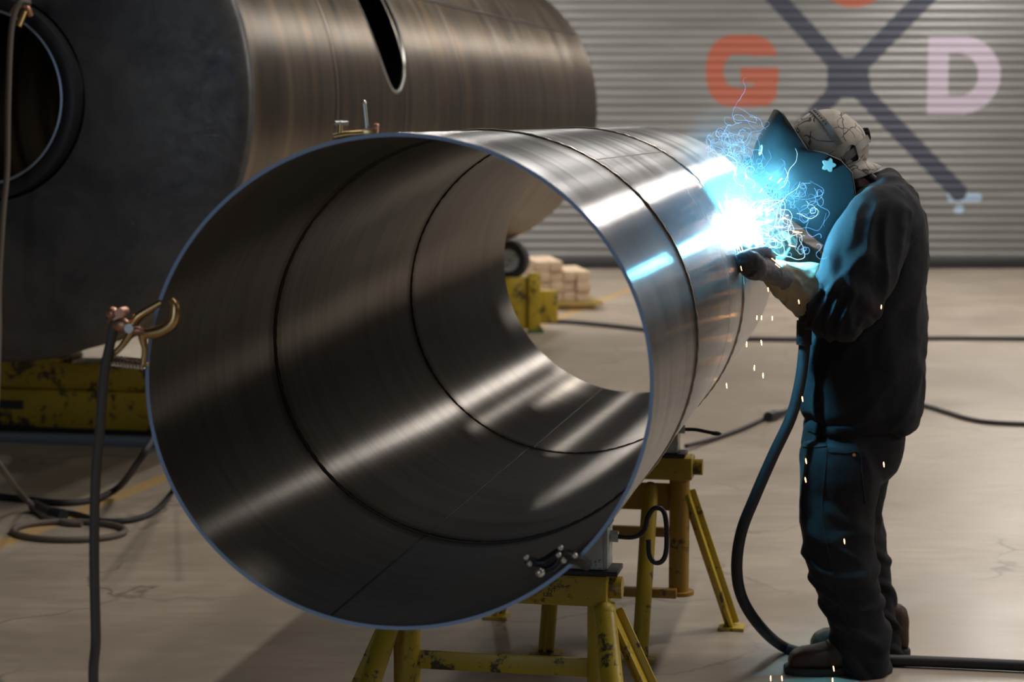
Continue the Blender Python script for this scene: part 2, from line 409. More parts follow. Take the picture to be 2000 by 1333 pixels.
for i in range(len(prof)-1):
    zc = (prof[i][0]+prof[i+1][0])/2
    for j in range(len(xs)-1):
        f = bm.faces.new((rows[i][j], rows[i][j+1], rows[i+1][j+1], rows[i+1][j]))
        xc = (xs[j]+xs[j+1])/2
        if 2.0 < xc < 6.4: f.material_index = door_mat(xc, zc)
door = tag(finish('door_1', bm, [m_door, m_navy, m_orange, m_lilac, m_sky]), kind='structure')
b = NB(); box(b, (4, DY-.02, .05), (12, .09, .1), bev=.01); finish('bottom_seal', b, m_blackrub, door)

# ------------------------------------------------------------------ the pipe being welded
TH, PL, PR, PT = .1904, 3.65, .5, .0075
PC = Vector((-.2318, 3.965, 1.68-.5076)); AX = Vector((math.sin(TH), math.cos(TH), 0)); UX = Vector((math.cos(TH), -math.sin(TH), 0)); ZZ = Vector((0, 0, 1))
PM = Matrix((UX, -ZZ, AX)).transposed().to_4x4(); PM.translation = PC
def ov(a, z):   # slight sag of the thin shell; local angle runs downwards
    e = .0235 + (.0105-.0235)*z/PL; return e*math.cos(2*(-a - .21))
def ppt(r, deg, s):
    """world point on the pipe: deg measured upwards from the right-hand side"""
    a = -math.radians(deg); e = 1 + ov(a, s); return PM @ Vector((r*e*math.cos(a), r*e*math.sin(a), s))
def pn(deg): a = math.radians(deg); return (UX*math.cos(a) + ZZ*math.sin(a)).normalized()
SE = [0, .83, 2.19, PL]
pipe = tag(empty('steel_pipe', mat=PM), 'big open steel pipe of welded plates with cut edge coloured as lit by blue daylight, on yellow stands', 'pipe')
for i in range(3):
    z0, z1 = SE[i], SE[i+1]; n = 14; ga = .0015
    zs = [z0 + ga + (z1-z0-2*ga)*k/n for k in range(n+1)]
    bm = NB()
    pr = [(PR, z) for z in zs] + [(PR-PT, z) for z in zs[::-1]] + [(PR, zs[0])]
    R_ = lathe(bm, pr, 180, ell=ov); bmesh.ops.remove_doubles(bm, verts=bm.verts, dist=1e-6)
    for f in bm.faces:
        c = f.calc_center_median(); rr = math.hypot(c.x, c.y); zz = [v.co.z for v in f.verts]
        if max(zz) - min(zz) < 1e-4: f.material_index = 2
        else: f.material_index = 0 if all(math.hypot(v.co.x, v.co.y)/(1+ov(math.atan2(v.co.y, v.co.x), v.co.z)) > PR-PT/2 for v in f.verts) else 1
    finish('plate_section', bm, [m_pipe_out, m_pipe_in, m_rim_bluelit], pipe, world=False)
random.seed(4)
for z in SE[1:3]:
    for nm, r, th, mt in (('weld_bead', PR+.0006, .0042, m_bead), ('inside_weld', PR-PT-.0004, .0040, m_beadin)):
        bm = NB(); P = []; N = 300
        for k in range(N):
            a = 2*PI*k/N; e = 1 + ov(a, z); P.append(Vector((r*e*math.cos(a), r*e*math.sin(a), z + .0012*noise.noise(Vector((k*.21, z, 0))))))
        tube(bm, P, [th*(1 + .22*math.sin(k*2.1) + .3*noise.noise(Vector((k*.4, z, 3)))) for k in range(N)], 8, closed=True)
        finish(nm, bm, mt, pipe, world=False)
for z0, z1, dg, inner in ((0, .83, -105.8, 1), (.83, 2.19, -105.8, 1), (2.19, PL, -104.5, 1), (.86, 2.19, 58, 0)):
    bm = NB(); rr = PR-PT+.0008 if inner else PR-.001
    P = []
    for k in range(60):
        s = z0+.004 + (z1-z0-.008)*k/59; a = -math.radians(dg) ; e = 1+ov(a, s); P.append(Vector((rr*e*math.cos(a), rr*e*math.sin(a), s)))
    tube(bm, P, .0024, 6); finish('long_seam', bm, m_beadin if inner else m_bead, pipe, world=False)

# ------------------------------------------------------------------ the great tank behind
TD = 8.8; tth = math.atan((1890-1000)/F*math.cos(PITCH)); TAX = Vector((math.sin(tth), math.cos(tth), 0)); TUX = Vector((math.cos(tth), -math.sin(tth), 0))
tc0 = at(0, 190, TD); TR = 515*TD/F; TL = 8.15
TM = Matrix((TUX, -ZZ, TAX)).transposed().to_4x4(); TM.translation = tc0
tank = tag(empty('steel_tank', mat=TM), 'huge brown steel tank shell with dark dished end and round openings, standing behind the pipe', 'tank')
bm = NB(); n = 30; zs = [TL*k/n for k in range(n+1)]
lathe(bm, [(TR, z) for z in zs] + [(TR-.014, z) for z in zs[::-1]] + [(TR, 0)], 160); bmesh.ops.remove_doubles(bm, verts=bm.verts, dist=1e-6)
cb = NB(); ha = math.radians(-28); hd = Vector((math.cos(ha), math.sin(ha), 0)); hu = Vector((-math.sin(ha), math.cos(ha), 0))
rows = [(hd*rr + Vector((0, 0, 2.22)), .31, .48, Vector((0, 0, 1)), hu) for rr in (.75, 1.4)]
loft(cb, rows, 64)
bm = boolean(bm, cb); finish('tank_shell', bm, m_tank, tank, world=False)
bm = NB(); P = []
for k in range(72):
    t = 2*PI*k/72; q = hu*(.485*math.sin(t)) + Vector((0, 0, .315*math.cos(t))); 
    h = math.sqrt(TR*TR - (.485*math.sin(t))**2); P.append(hd*(h-.004) + q + Vector((0, 0, 2.22)))
tube(bm, P, .009, 8, closed=True); finish('cut_edge', bm, m_zinc, tank, world=False)
bm = NB(); prof = []
for k in range(13):
    t = k/12; r = TR - .012 - (TR-.012-.44)*t; prof.append((r, -.02 - .09*math.sin(t*PI/2)**.8))
inn = [(r, z+.02) for r, z in prof[::-1]]
lathe(bm, [(TR+.002, .03), (TR+.004, 0), (TR-.004, -.012)] + prof + inn + [(TR-.03, .03), (TR+.002, .03)], 160); finish('dished_head', bm, m_head, tank, world=False)
bm = NB(); lathe(bm, [(.430, -.06), (.428, -.175), (.421, -.18), (.368, -.18), (.361, -.175), (.361, -.06)], 128); finish('manway_ring', bm, m_dark, tank, world=False)
bm = NB(); lathe(bm, [(.370, -.182), (.363, -.184), (.359, -.178), (.363, -.174)], 128); finish('ring_edge', bm, m_blue, tank, world=False)
for z in (1.2, 2.42, 3.65, 4.9, 6.1, 7.3):
    bm = NB(); lathe(bm, [(TR+.0005, z-.011), (TR+.004, z), (TR+.0005, z+.011)], 160); finish('girth_weld', bm, m_bead, tank, world=False)
bm = NB(); a = -math.radians(31.8); cyl(bm, Vector((TR*math.cos(a), TR*math.sin(a), 2.5)), Vector((TR*math.cos(a), TR*math.sin(a), TL)), .010, 8); finish('long_seam', bm, m_beadin, tank, world=False)
bm = NB(); lathe(bm, [(TR-.014, TL-.01), (TR*.8, TL+.18), (TR*.4, TL+.3), (.02, TL+.33)], 96); finish('end_cap', bm, m_head, tank, world=False)

# ------------------------------------------------------------------ turning rolls that carry the tank
def tank_center_at(Y): s = (Y - tc0.y)/TAX.y; return tc0 + TAX*s, s
def turning_roll(Y, label, mat, right_only=False):
    c, s = tank_center_at(Y); base = Vector((c.x, c.y, 0)); M = Matrix((TUX, TAX, ZZ)).transposed().to_4x4(); M.translation = base
    r = tag(empty('turning_roll', mat=M), label, 'tank roller', 'turning rolls under the tank')
    wr = .15; ang = 38; cz = c.z
    bm = NB(); box(bm, (0, 0, .17), (2.9, .34, .20), bev=.012); box(bm, (0, 0, .345), (2.9, .26, .145), bev=.01)
    finish('base_beam', bm, mat, r, world=False)
    bm = NB(); box(bm, (-.92, -.172, .19), (.17, .02, .045)); finish('fork_slot', bm, m_blackrub, r, world=False)
    bm = NB(); box(bm, (0, 0, .05), (2.8, .26, .05), bev=.005); finish('dark_gap_block', bm, m_blackrub, r, world=False)  # black block standing for the dark gap under the beam
    bm = NB(); box(bm, (0, -.22, .025), (3.2, .07, .05), bev=.006); finish('floor_rail', bm, m_blue, r, world=False)
    for sgn in (-1, 1):
        a = math.radians(ang); D = TR + wr + .002; wc = Vector((sgn*D*math.sin(a), 0, cz - D*math.cos(a)))
        bm = NB(); lathe(bm, [(.07, -.06), (.11, -.07), (wr-.01, -.075), (wr, -.06), (wr, .06), (wr-.01, .075), (.11, .07), (.07, .06), (.07, -.06)], 48, Matrix.Translation(wc) @ Matrix.Rotation(PI/2, 4, 'X'))
        wh = finish('wheel', bm, m_blackrub, r, world=False)
        bm = NB(); cyl(bm, wc + Vector((0, -.085, 0)), wc + Vector((0, .085, 0)), .07, 24); cyl(bm, wc + Vector((0, -.15, 0)), wc + Vector((0, .15, 0)), .025, 16); finish('hub', bm, m_galv, wh, world=False)
        bm = NB()
        for q in (-.13, .13):
            box(bm, (wc.x, q, .42 + (wc.z-.42)/2), (.2, .022, abs(wc.z-.42)+.12), bev=.006)
        box(bm, (wc.x, 0, .43), (.32, .30, .03), bev=.006)
        finish('wheel_bracket', bm, mat, r, world=False)
    return r
turning_roll(10.78, 'long grimy yellow roller beam on the floor under the near end of the tank', m_yeldark)
# far roll: seen through the pipe
fc, fs = tank_center_at(16.4)
frt = tag(empty('turning_roll', floor_at(1010, 650)), 'yellow roller bracket with black wheel seen through the pipe under the far tank end', 'tank roller', 'turning rolls under the tank')
bm = NB(); p = floor_at(1008, 648); s_ = p.y/F
box(bm, Vector((p.x, p.y+.02, .235)), (48*s_, .16, .42), bev=.01); finish('wheel_box', bm, m_yel, frt)
bm = NB(); box(bm, Vector((p.x+36*s_, p.y-.02, .24)), (24*s_, .20, .48), bev=.012); box(bm, Vector((p.x+62*s_, p.y+.1, .20)), (40*s_, .12, .26), bev=.012); cyl(bm, at(1047, 560, p.y-.16), at(1047, 560, p.y-.08), .025, 16)
finish('side_bracket', bm, m_yel, frt)
bm = NB(); box(bm, Vector((p.x+38*s_, p.y-.02, .012)), (30*s_, .24, .03)); finish('foot_pad', bm, principled('green paint', (.06, .12, .04), .6), frt)
wcy = p.y + .12; tcc, _ = tank_center_at(wcy); tcc2 = tcc
wc = None
for q_ in range(200):
    a_ = math.radians(20 + q_*.3); cand = tcc + TUX*((TR+.157)*math.sin(a_)) - ZZ*((TR+.157)*math.cos(a_))
    if wc is None or abs((cand.x/cand.y)*F - (-8)) < abs((wc.x/wc.y)*F - (-8)): wc = cand
M4 = Matrix.Translation(wc) @ Matrix.Rotation(-tth*1.0, 4, 'Z') @ Matrix.Rotation(PI/2, 4, 'X')
bm = NB(); lathe(bm, [(.09, -.06), (.11, -.07), (.145, -.07), (.155, -.06), (.155, .06), (.145, .07), (.11, .07), (.09, .06), (.09, -.06)], 48, M4); wh = finish('wheel', bm, m_blackrub, frt)
bm = NB(); lathe(bm, [(.0, -.05), (.085, -.05), (.09, -.06), (.09, .06), (0, .05)], 32, M4); finish('hub', bm, m_galv, wh)
bm = NB(); box(bm, Vector((wc.x, wc.y+.02, .31)), (.12, .05, wc.z-.2), bev=.005); box(bm, Vector((p.x-1.3, p.y+.15, .2)), (2.6, .25, .22), bev=.01); finish('cross_beam', bm, m_yel, frt)
# lumber stack
lb = floor_at(1085, 598); lb0 = tag(empty('pallet', lb), 'yellow-edged pallet base under the lumber stack near the roller door', 'pallet')
RZ = Matrix.Rotation(.12, 3, 'Z')
bm = NB(); box(bm, lb + Vector((.06, 0, .06)), (.62, .9, .03), RZ)
for q in (-.36, 0, .36): box(bm, lb + Vector((.05, q, .022)), (.6, .09, .045), RZ)
finish('deck', bm, painted('yellow pallet paint', (.55, .40, .12)), lb0)
k = 0
labs = {}
for row in range(4):
    for j in range(4):
        if row == 3 and j > 1: continue
        bm = NB(); L = .86 - .04*((row+j) % 2); q = Vector((-.18 + .125*j, .02*((row*3+j) % 3) - .02, .122 + row*.091))
        box(bm, Vector((0, 0, 0)), (.118, L, .086), bev=.003)
        o = finish('lumber_beam', bm, m_wood); o.location = lb + RZ @ q; o.rotation_euler = (0, 0, .12)
        rn = ('bottom', 'second', 'third', 'top')[row]; cn = ('at the left side', 'left of the middle', 'right of the middle', 'at the right side')[j]
        tag(o, f'short squared timber, {rn} layer of the lumber stack, {cn}', 'timber', 'timbers stacked on the pallet')

# ------------------------------------------------------------------ pipe stands
PXD, PYD = UX, AX           # right, away
def pst(s, u, z):            # point s along the pipe, u to its right, height z
    q = PC + AX*s + UX*u; return Vector((q.x, q.y, z))
def stand(s, label, spread, legs, mat, mat2, beam_hw, hgt=.60, detail=0, cuo=0.0):
    M = Matrix((UX, AX, ZZ)).transposed().to_4x4(); M.translation = pst(s, cuo, 0)
    st = tag(empty('pipe_stand', mat=M), label, 'stand', 'yellow pipe stands')
    L = lambda u, v, z: Vector((u, v, z))
    zb = hgt - .075
    bm = NB(); box(bm, L(0, 0, hgt-.037), (2*beam_hw, .10, .074), bev=.006); finish('top_beam', bm, mat, st, world=False)
    bm = NB()
    bm.free()
    for sg in (-1, 1): bm = NB(); cyl(bm, L(sg*beam_hw, 0, hgt-.036), L(sg*(beam_hw+.03), 0, hgt-.036), .026, 24); finish('beam_bolt', bm, m_yeldark, st, world=False)
    for sg in (-1, 1):
        bm = NB(); cyl(bm, L(sg*spread, 0, legs['tube_bottom']), L(sg*spread, 0, zb+.002), .033, 28)
        if legs['tube_bottom'] > .05: cyl(bm, L(sg*spread, 0, legs['tube_bottom']), L(sg*spread, 0, legs['tube_bottom']+.012), .05, 28)
        else: cyl(bm, L(sg*spread, 0, 0), L(sg*spread, 0, .01), .055, 28)
        finish('upright_tube', bm, mat2 if detail else mat, st, world=False)
        # sloping side leg: angle-iron
        a, b2 = L(sg*(spread+.025), .0, legs['side_top']), L(sg*legs['side_foot'], legs.get('side_y', .1), .012)
        bm = NB(); bar(bm, a, b2, .012, .055, Vector((0, 1, 0))); bar(bm, a + L(0, .024, 0), b2 + L(0, .024, 0), .05, .008, Vector((0, 1, 0)))
        box(bm, b2 - L(0, 0, .006), (.085, .08, .01)); finish('leg', bm, mat, st, world=False)
        # front leg, towards the open end
        a, b2 = L(sg*(spread-legs['fi']), -.045, legs['front_top']), L(sg*(spread-legs['fi']-legs.get('fi2', 0)), -legs['front_foot'], .012)
        bm = NB(); tube(bm, [a, b2], .026, 20); bar(bm, a + L(0, -.024, -.05), b2 + L(0, -.024, 0), .012, .02)
        sphere(bm, a, .027); box(bm, b2 - L(0, 0, .006), (.10, .08, .01)); finish('leg', bm, mat, st, world=False)
    bm = NB()
    bm.free()
    for zc, yy, hh, ext in legs['rails']: bm = NB(); box(bm, L(0, yy, zc), (2*(spread+ext), .012 if hh > .04 else .03, hh), bev=.003); finish('cross_rail', bm, mat2, st, world=False)
    return st
def roller_head(s, side, label, cuo=0.0, beam_top=.60, handle='loop', u=None):
    """wedge-shaped zinc jaw with its screw handle, bearing against the pipe"""
    ang = -58 if side > 0 else -122
    con = ppt(PR, ang, s); n = pn(ang)
    M = Matrix((UX*side, AX*side, ZZ)).transposed().to_4x4() if side > 0 else Matrix((-UX, -AX, ZZ)).transposed().to_4x4()
    uc = (con - PC).dot(UX)*side; org = pst(s, 0, 0); M.translation = org
    h = tag(empty('roller_jaw', mat=M), label, 'pipe jaw', 'zinc jaws on the stands')
    W = .07; z0 = beam_top+.001; tz = z0 + .115
    def edge(z):   # outward distance of the pipe surface at height z plus a little clearance
        d = PC.z - z; return math.sqrt(max(PR*PR*1.01 - d*d, 0)) * 1.012 + .012
    bm = NB(); uo = max(edge(tz) + .02, u or 0)
    # side cheeks
    for y in (-W/2, W/2):
        pts = [(edge(z0+.02), z0+.012)] + [(edge(z0+.02+ (tz-z0-.02)*k/5), z0+.02+(tz-z0-.02)*k/5) for k in range(6)] + [(uo, tz), (uo, z0+.012)]
        fr = [bm.verts.new((p_[0], y-.004, p_[1])) for p_ in pts]; bk = [bm.verts.new((p_[0], y+.004, p_[1])) for p_ in pts]
        bm.faces.new(fr); bm.faces.new(bk[::-1])
        for k in range(len(pts)): bm.faces.new((fr[k], fr[(k+1) % len(pts)], bk[(k+1) % len(pts)], bk[k]))
    box(bm, (uo, 0, (tz+z0)/2+.006), (.012, W+.01, tz-z0-.012), bev=.003)
    finish('jaw_body', bm, m_galv, h, world=False)
    bm = NB(); ub = edge(z0+.02) - .02; box(bm, ((ub+uo+.03)/2, 0, z0+.005), (uo+.03-ub, W+.03, .012), bev=.002); finish('jaw_plate', bm, m_dark, h, world=False)
    bm = NB(); box(bm, (uo-.006, 0, tz+.004), (.03, W+.008, .01)); finish('wear_cap', bm, m_dark, h, world=False)
    bm = NB(); sphere(bm, Vector(((edge(z0+.03)+uo)/2, -W/2-.004, z0+.026)), .020, (1, .2, .8)); finish('rubber_pad', bm, m_blackrub, h, world=False)
    bm = NB(); zc = z0+.085
    cyl(bm, (uo, 0, zc), (uo+.025, 0, zc), .014, 6); finish('screw_nut', bm, m_galv, h, world=False)
    bm = NB()
    if handle == 'loop':
        P = [(uo+.02, 0, zc), (uo+.06, 0, zc), (uo+.085, 0, zc+.015), (uo+.095, 0, zc+.05), (uo+.11, 0, zc+.07), (uo+.13, 0, zc+.065), (uo+.138, 0, zc+.03), (uo+.138, 0, zc-.03), (uo+.128, 0, zc-.055), (uo+.11, 0, zc-.058), (uo+.098, 0, zc-.04), (uo+.096, 0, zc-.005)]
        tube(bm, spline(P, 5), .006, 10)
    else:
        tube(bm, spline([(uo+.02, 0, zc), (uo+.06, 0, zc), (uo+.10, -.005, zc-.006), (uo+.135, -.01, zc-.010)], 4), .006, 10); sphere(bm, Vector((uo+.125, -.008, zc-.009)), .012, (1.6, .7, .6))
    finish('screw_handle', bm, m_dark, h, world=False)
    return h
SD1, SD2 = .83, 2.70
lg1 = dict(tube_bottom=.0, side_top=.535, side_foot=.50, side_y=.02, front_top=.545, front_foot=.40, fi=-.015, fi2=-.12, rails=[(.40, 0, .045, 0)])
lg2 = dict(tube_bottom=.15, side_top=.49, side_foot=.40, side_y=.17, front_top=.50, front_foot=.28, fi=.09, rails=[(.465, .03, .09, 0), (.348, .03, .03, 0), (.165, -.06, .03, 0)])
stand(SD1, 'nearest yellow pipe stand with scuffed crossbar, under the open end of the pipe', .235, lg1, m_yel, m_yel, .255, hgt=.632, detail=0, cuo=.055)
stand(SD2, 'second yellow pipe stand with orange cross plates, behind the nearest stand', .24, lg2, m_yel, m_yel2, .285, hgt=.608, detail=1, cuo=.03)
roller_head(SD1, 1, 'grey zinc jaw with looped handle on the nearest stand, right side', beam_top=.632, u=.275)
roller_head(SD1, -1, 'grey zinc jaw on the nearest stand, hidden left side behind the pipe', beam_top=.632)
roller_head(SD2, 1, 'grey zinc jaw with straight handle on the second stand, right side', handle='flat', beam_top=.608)
roller_head(SD2, -1, 'grey zinc jaw on the second stand, hidden left side behind the pipe', handle='flat', beam_top=.608)

# ------------------------------------------------------------------ ground clamps and their cables
def tongs(name, M, label, mats, cat='clamp', group='clamps on the work', size=1.0):
    """spring ground clamp: two curved jaws crossing at a pivot, spring between the tails"""
    r = tag(empty(name, mat=M), label, cat, group)
    V = lambda x, z, y=0: Vector((x*size, y*size, z*size))
    for k, (P, R_) in enumerate((([(-.045, -.055), (-.02, -.035), (0, -.008), (.012, .02), (.03, .035), (.065, .055)], [.006, .006, .008, .010, .008, .006]),
                                 ([(.030, -.065), (.034, -.035), (.030, -.008), (.045, -.004), (.070, .002), (.092, .020), (.096, .048), (.088, .062)], [.006, .006, .009, .011, .012, .012, .010, .006]))):
        bm = NB(); q = spline([V(x, z, -.006 if k else .006) for x, z in P], 5)
        rr = spline([Vector((x*size, 0, 0)) for x in R_], 5); tube(bm, q, [x.x for x in rr], 12); finish('clamp_jaw', bm, mats[k], r, world=False)
    bm = NB(); n = 150
    tube(bm, [V(-.045 + .075*t/n, -.058 - .008*t/n + .0095*math.sin(2*PI*11*t/n), .0095*math.cos(2*PI*11*t/n)) for t in range(n+1)], .0022*size, 6); finish('spring', bm, m_zinc, r, world=False)
    bm = NB()
    cyl(bm, V(-.050, -.057), V(.038, -.066), .004*size, 10)
    finish('spring_pin', bm, m_brass, r, world=False)
    bm = NB(); cyl(bm, V(.008, .006, -.022), V(.008, .006, .022), .009*size, 16); finish('pivot_bolt', bm, m_zinc, r, world=False)
    bm = NB(); box(bm, V(-.022, .018), (.034*size, .02*size, .026*size), Matrix.Rotation(.6, 3, 'Y'), bev=.006*size); cyl(bm, V(-.012, .035, -.016), V(-.012, .035, .016), .010*size, 12)
    sphere(bm, V(-.010, .012, -.012), .015*size, (1.2, .6, .9)); sphere(bm, V(.022, .002, -.014), .011*size, (1.4, .6, .7)); sphere(bm, V(-.030, .034, -.004), .012*size)
    finish('cable_lug', bm, m_copper, r, world=False); return r
CY = at(251, 646, 3.93)
M = Matrix.Translation(CY) @ Matrix.Rotation(-.15, 4, 'Z')
tongs('ground_clamp', M, 'brass spring ground clamp biting the left edge of the open pipe', (m_brass, m_brass))
MR = Matrix.Translation(ppt(PR-PT, -47, -.03) + Vector((-.045, -.045, .008))) @ Matrix.Rotation(PI*1.0, 4, 'Z') @ Matrix.Rotation(-.35, 4, 'Y') @ Matrix.Rotation(.5, 4, 'X')
cl2 = tag(empty('ground_clamp', at(1095, 1095, 3.88)), 'dark blurred clamp with shiny bolt heads on the lower right edge of the pipe', 'clamp', 'clamps on the work')
for px, py in ((1027, 1089), (1034, 1101), (1054, 1118), (1122, 1085), (1090, 1084), (1100, 1095), (1094, 1070)):
    b2 = NB(); p = at(px, py, 3.86); sphere(b2, p, .0062 if py < 1110 else .010, u=12, v=8); finish('bolt_head', b2, m_zinc, cl2)
b2 = NB(); tube(b2, spline([at(1026, 1094, 3.875), at(1060, 1100, 3.875), at(1090, 1085, 3.88), at(1125, 1092, 3.90), at(1146, 1104, 3.93)], 4), [.008]*4 + [.011]*4 + [.014]*4 + [.012]*5, 10)
tube(b2, spline([at(1054, 1118, 3.875), at(1085, 1105, 3.875), at(1100, 1072, 3.875)], 4), .008, 10); finish('clamp_body', b2, m_dark, cl2)
# small brass clamp on top of the rim
tc_ = ppt(PR, 96, .05)
top = tag(empty('rim_clamp', tc_), 'small brass screw clamp with upright silver rod on top of the pipe edge', 'clamp', 'clamps on the work')
Y0 = tc_.y
def T(px, py, dy=0): return at(px, py, Y0+dy)
bm = NB(); tube(bm, spline([T(652, 268), T(680, 263), T(710, 261), T(738, 258)], 4), .007, 10); box(bm, T(722, 258), (.026, .02, .012), bev=.002); finish('clamp_bar', bm, m_brass, top)
bm = NB(); cyl(bm, T(711, 201), T(717, 256), .0042, 12); sphere(bm, T(711, 201), .0052); finish('upright_rod', bm, m_zinc, top)
bm = NB(); cyl(bm, T(654, 241), T(680, 241), .0042, 12); sphere(bm, T(656, 241), .005); sphere(bm, T(666, 241), .005); finish('wing_handle', bm, m_zinc, top)
bm = NB(); cyl(bm, T(665, 243), T(664, 266), .0045, 10); finish('screw', bm, m_brass, top)
bm = NB(); cyl(bm, T(735, 246), T(735, 258), .005, 6); sphere(bm, T(735, 245), .006, (1, 1, .7)); finish('hex_nut', bm, m_copper, top)
# clamp on the tank ring with its hanging cable
hc = at(36, 28, 8.42); hk = tag(empty('ring_clamp', hc), 'small brass clamp hooked on the ring of the dark tank opening', 'clamp', 'clamps on the work')
bm = NB(); cyl(bm, at(48, 22, 8.42), at(36, 52, 8.40), .014, 12); finish('brass_sleeve', bm, m_brass, hk)
bm = NB(); tube(bm, spline([at(22, 30, 8.42), at(34, 12, 8.42), at(52, 14, 8.42), at(60, 30, 8.44)], 5), .012, 10); finish('hook', bm, m_copper, hk)
def cable(name, pts, r, label, mat=m_hose, n=10, group='cables on the floor', cat='cable'):
    bm = NB(); tube(bm, spline(pts, n), r, 14); return tag(finish(name, bm, mat), label, cat, group)
m_cabt = principled('dusty tan cable', (.11, .09, .075), .6)
cable('hanging_cable', [at(60, 6, 8.40), at(38, 8, 8.38), at(22, 60, 8.37), at(16, 200, 8.37), at(14, 330, 8.37), at(6, 420, 8.36), at(-2, 560, 8.35), at(-3, 680, 8.3), at(-14, 860, 8.2), floor_at(-60, 1010, .02)], .012, 'thin tan cable hanging from the ring of the dark tank opening', m_cabt, group='cables')
gcab = [CY + Vector((-.026, 0, .02)), at(216, 668, 3.93), at(203, 735, 3.92), at(196, 830, 3.9), at(187, 930, 3.88), at(184, 1080, 3.86), at(187, 1240, 3.84), at(190, 1400, 3.82), floor_at(200, 1990, .02) + Vector((0, .4, 0))]
cable('clamp_cable', gcab, .0098, 'dark cable hanging straight down from the brass clamp on the pipe edge', principled('grey brown cable jacket', (.12, .10, .092), .55), group='cables')
FZ = lambda px, py, z=.014: floor_at(px, py, z)
cable('power_cable', [at(330, 812, 8.6), at(300, 855, 8.45), at(272, 900, 8.4), FZ(232, 952, .06), FZ(180, 978), FZ(120, 983), FZ(50, 976), FZ(-40, 966)], .015, 'black cable rising from the floor to behind the left edge of the pipe')
cable('power_cable', [at(-20, 880, 7.9), at(10, 925, 8.0), FZ(40, 965, .10), FZ(68, 992, .03), FZ(92, 1012), FZ(130, 1022), FZ(160, 1024)], .013, 'tan cable dropping in from the left to the coil', m_cabt)
loop = [FZ(135 + 110*math.cos(t), 1037 + 18*math.sin(t)) for t in [2*PI*k/24 for k in range(24)]]
bm = NB(); tube(bm, loop, .0125, 12, closed=True); tag(finish('coiled_cable', bm, m_cabt), 'single flat loop of tan cable lying on the floor at left', 'cable', 'cables on the floor')
cable('power_cable', [FZ(60, 992), FZ(100, 1000), FZ(140, 1003), FZ(175, 1012), FZ(200, 1018), FZ(250, 1017), FZ(290, 1006), FZ(318, 985), FZ(340, 955, .03), at(352, 925, 7.4)], .012, 'grey cable with connectors running from the loop under the pipe', m_hose)
cc = tag(empty('cable_connector', FZ(85, 996)), 'dark twist connector joining two cables beside the floor loop', 'connector')
bm = NB(); cyl(bm, FZ(66, 987, .03), FZ(100, 1003, .03), .024, 16); finish('socket', bm, m_blackrub, cc)
bm = NB(); cyl(bm, FZ(102, 1004, .03), FZ(124, 1008, .03), .028, 16); finish('locking_sleeve', bm, m_dark, cc)
cable('power_cable', [FZ(1040, 628), FZ(1110, 630), FZ(1180, 636), FZ(1250, 644), FZ(1330, 654), FZ(1420, 662), FZ(1520, 664), FZ(1620, 664), FZ(1740, 663), FZ(1850, 662), FZ(2060, 663)], .022, 'dark cable running straight across the floor in the distance')
cable('power_cable', [FZ(1340, 872, .03), FZ(1400, 856), FZ(1450, 838), FZ(1490, 820), FZ(1504, 812, .03)], .012, 'thin cable from the second stand to the dark plug on the floor')
cable('power_cable', [FZ(1528, 806, .03), FZ(1560, 797), FZ(1640, 792), FZ(1730, 786), FZ(1800, 792), FZ(1850, 806), FZ(1890, 818), FZ(1940, 826), FZ(2060, 831)], .013, 'wavy cable behind the welder leading right from the plug')
pl = tag(empty('cable_plug', FZ(1515, 812)), 'dark cable plug on the floor left of the welder', 'plug')
bm = NB(); cyl(bm, FZ(1500, 815, .03), FZ(1514, 811, .03), .030, 16); finish('plug_body', bm, m_blackrub, pl)
bm = NB(); cyl(bm, FZ(1514, 811, .03), FZ(1530, 806, .03), .024, 16, .016); finish('plug_collar', bm, m_hose, pl)

# ------------------------------------------------------------------ the welder
WY = 6.24
man = tag(empty('person', floor_at(1660, 1325)), 'person welding in dark sweatshirt and canvas trousers, bent over the pipe', 'person')
# body: one continuous skin, mostly hidden by the clothing
bm = NB()
limb(bm, [(1705, 380, WY, 40, .15), (1712, 480, WY, 60, .16), (1700, 620, WY, 62, .14), (1680, 760, WY, 66, .14), (1672, 850, WY, 70, .15), (1668, 900, WY, 60, .14)], 4)
limb(bm, [(1700, 395, WY, 34, .06), (1682, 358, WY, 30, .058), (1662, 335, WY, 28, .056), (1640, 315, WY, 30, .055)], 4)
limb(bm, [(1650, 885, 6.16, 46, .075), (1628, 1000, 6.15, 42, .07), (1632, 1090, 6.15, 32, .055), (1665, 1200, 6.16, 28, .05), (1692, 1290, 6.17, 20, .035)], 4)
limb(bm, [(1668, 885, 6.33, 46, .075), (1662, 1000, 6.34, 38, .07), (1675, 1090, 6.35, 30, .055), (1700, 1200, 6.36, 26, .05), (1715, 1280, 6.37, 18, .035)], 4)
limb(bm, [(1712, 405, 6.12, 34, .06), (1690, 480, 6.06, 36, .05), (1650, 600, 6.02, 28, .042), (1615, 588, 6.05, 24, .036), (1560, 565, 6.10, 17, .026)], 4)
limb(bm, [(1705, 405, 6.38, 34, .06), (1670, 480, 6.45, 34, .05), (1625, 560, 6.46, 28, .042), (1575, 520, 6.36, 22, .034), (1530, 492, 6.26, 16, .026)], 4)
HC = at(1612, 306, WY); fv = Vector((-.84, 0, -.54)).normalized(); uv = Vector((fv.z, 0, -fv.x)); sv = Vector((0, 1, 0))
HR = Matrix((fv, sv, uv)).transposed()
hp = lambda f_, s_, u_: HC + fv*f_ + sv*s_ + uv*u_
sphere(bm, hp(-.01, 0, .03), .1, (.98, .76, .92), HR, 28, 18); sphere(bm, hp(.035, 0, -.045), .07, (.85, .82, 1.0), HR); sphere(bm, hp(.065, 0, -.095), .028, (1, 1.1, .7), HR)
